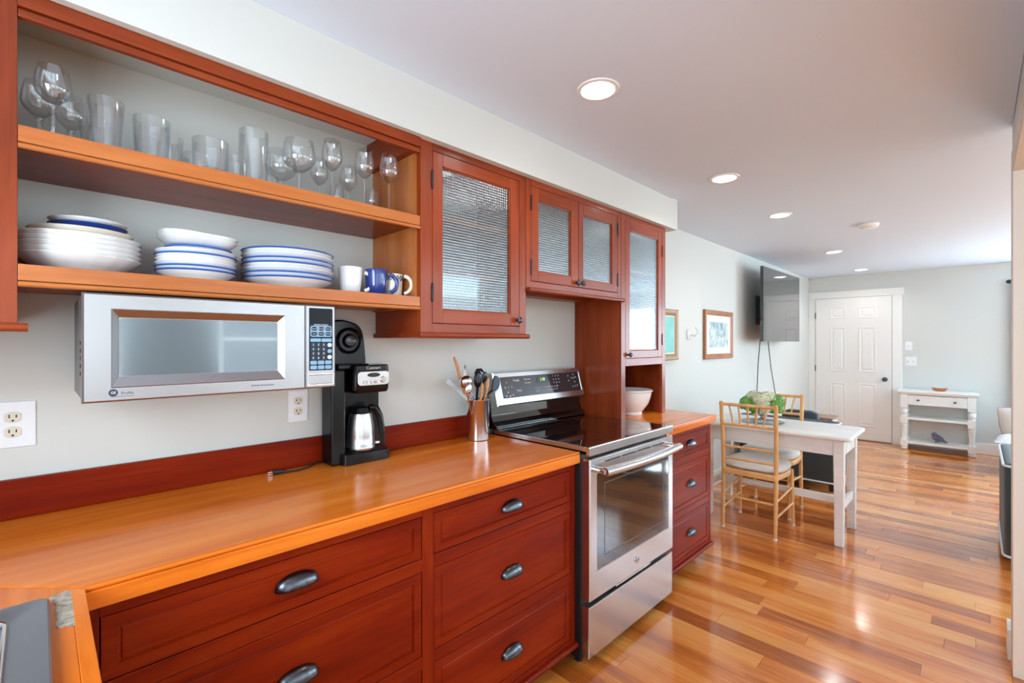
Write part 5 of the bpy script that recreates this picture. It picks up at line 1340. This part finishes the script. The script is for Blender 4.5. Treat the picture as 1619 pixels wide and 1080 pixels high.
# ------------------------------------------------------------------ white sofa by the right edge with cushions
t = thing('sofa', 'low white slipcovered sofa at the right edge near the far wall', 'sofa', (7.3, -1.1, 0))
mk('frame', G().box(6.95, 7.75, -2.0, -0.20, 0.10, 0.21), plain('sofa_linen', srgb(226, 214, 202), 0.9, bump=0.2, bscale=300), t, bevel=0.02)
mk('arm', G().box(6.95, 7.75, -0.24, -0.19, 0.09, 0.235), M['sofa_linen'], t, bevel=0.03, seg=3)
mk('back', G().box(7.58, 7.78, -2.0, -0.24, 0.21, 0.52), M['sofa_linen'], t, bevel=0.04, seg=3)
for i, y in enumerate((-0.85, -1.55)):
    mk('seat_pad', G().box(6.94, 7.58, y - 0.28, y + 0.50 if i == 0 else y + 0.40, 0.21, 0.275), M['sofa_linen'], t, bevel=0.03, seg=3)
for (x, y) in ((7.0, -0.235), (7.7, -0.235), (7.0, -1.95), (7.7, -1.95)): mk('leg', G().box(x - .02, x + .02, y - .02, y + .02, 0, 0.11), 'spoon_wood', t, bevel=0.003)
def pillow(name, label, loc, rot, w_, h, d):
    g = G(); n = 14
    vs = []; fs = []
    for side in (1, -1):
        b = len(vs)
        for i in range(n + 1):
            for j in range(n + 1):
                u, v = -1 + 2 * i / n, -1 + 2 * j / n
                th = d * ((1 - abs(u) ** 2.4) * (1 - abs(v) ** 2.4)) ** 0.55
                k = 1 - 0.06 * (u * u * v * v) - 0.05 * (1 - abs(v)) * abs(u) ** 3
                vs.append((w_ * u * k, side * th, h * v * (1 - 0.06 * abs(v) ** 3 * (1 - abs(u)))))
        for i in range(n):
            for j in range(n):
                q = b + i * (n + 1) + j
                fs.append((q, q + 1, q + n + 2, q + n + 1) if side > 0 else (q, q + n + 1, q + n + 2, q + 1))
    g.add(vs, fs)
    o = solo(name, g, FABW, label, 'cushion', None, smooth=80); o.location = loc; o.rotation_euler = rot
    mk('seam_piping', G().tube([(w_ * u * (1 - 0.06 * (u * u * v * v)), 0, h * v) for (u, v) in [(-1, -1), (-1, 0), (-1, 1), (0, .95), (1, 1), (1, 0), (1, -1), (0, -.95), (-1, -1)]], 0.005, 6, False), plain('piping_grey', srgb(176, 178, 186), 0.8) if 'piping_grey' not in M else M['piping_grey'], o)
    return o
pillow('throw_pillow', 'plump white cushion leaning at the end of the white sofa', (7.42, -0.42, 0.49), (R(-8), R(8), R(80)), 0.25, 0.21, 0.09)
pillow('throw_pillow', 'flat white cushion lying in front of the upright one on the sofa', (7.15, -0.40, 0.352), (R(86), 0, R(85)), 0.27, 0.19, 0.07)

# curtain at the far wall by the right edge
g = G(); n = 60; vs = []; fs = []
for i in range(n + 1):
    y = -0.30 - 0.55 * i / n; x = XF - 0.075 + 0.028 * math.sin(i * 0.9)
    vs += [(x, y, 0.03), (x, y, 2.085)]
for i in range(n): fs.append((2 * i, 2 * i + 1, 2 * i + 3, 2 * i + 2))
solo('curtain', g.add(vs, fs), CURTAIN, 'pale grey-blue curtain hanging at the right edge by the far wall', 'curtain', loc=(XF - 0.075, -0.55, 0.03), smooth=80, solid=0.004)
t = thing('curtain_rod', 'dark curtain rod with ball end at the right edge above the curtain', 'curtain rod', (XF, -0.28, 2.1))
mk('rod', G().tube([(XF - 0.075, -0.285, 2.105), (XF - 0.075, -2.2, 2.105)], 0.011, 12), BLACKM, t, smooth=50)
mk('finial', G().ball((XF - 0.075, -0.27, 2.105), 0.024, 0.026, 0.024, 16, 10), BLACKM, t, smooth=60)
mk('bracket', G().tube([(XF - 0.075, -0.33, 2.105), (XF, -0.33, 2.105)], 0.009, 10), BLACKM, t)
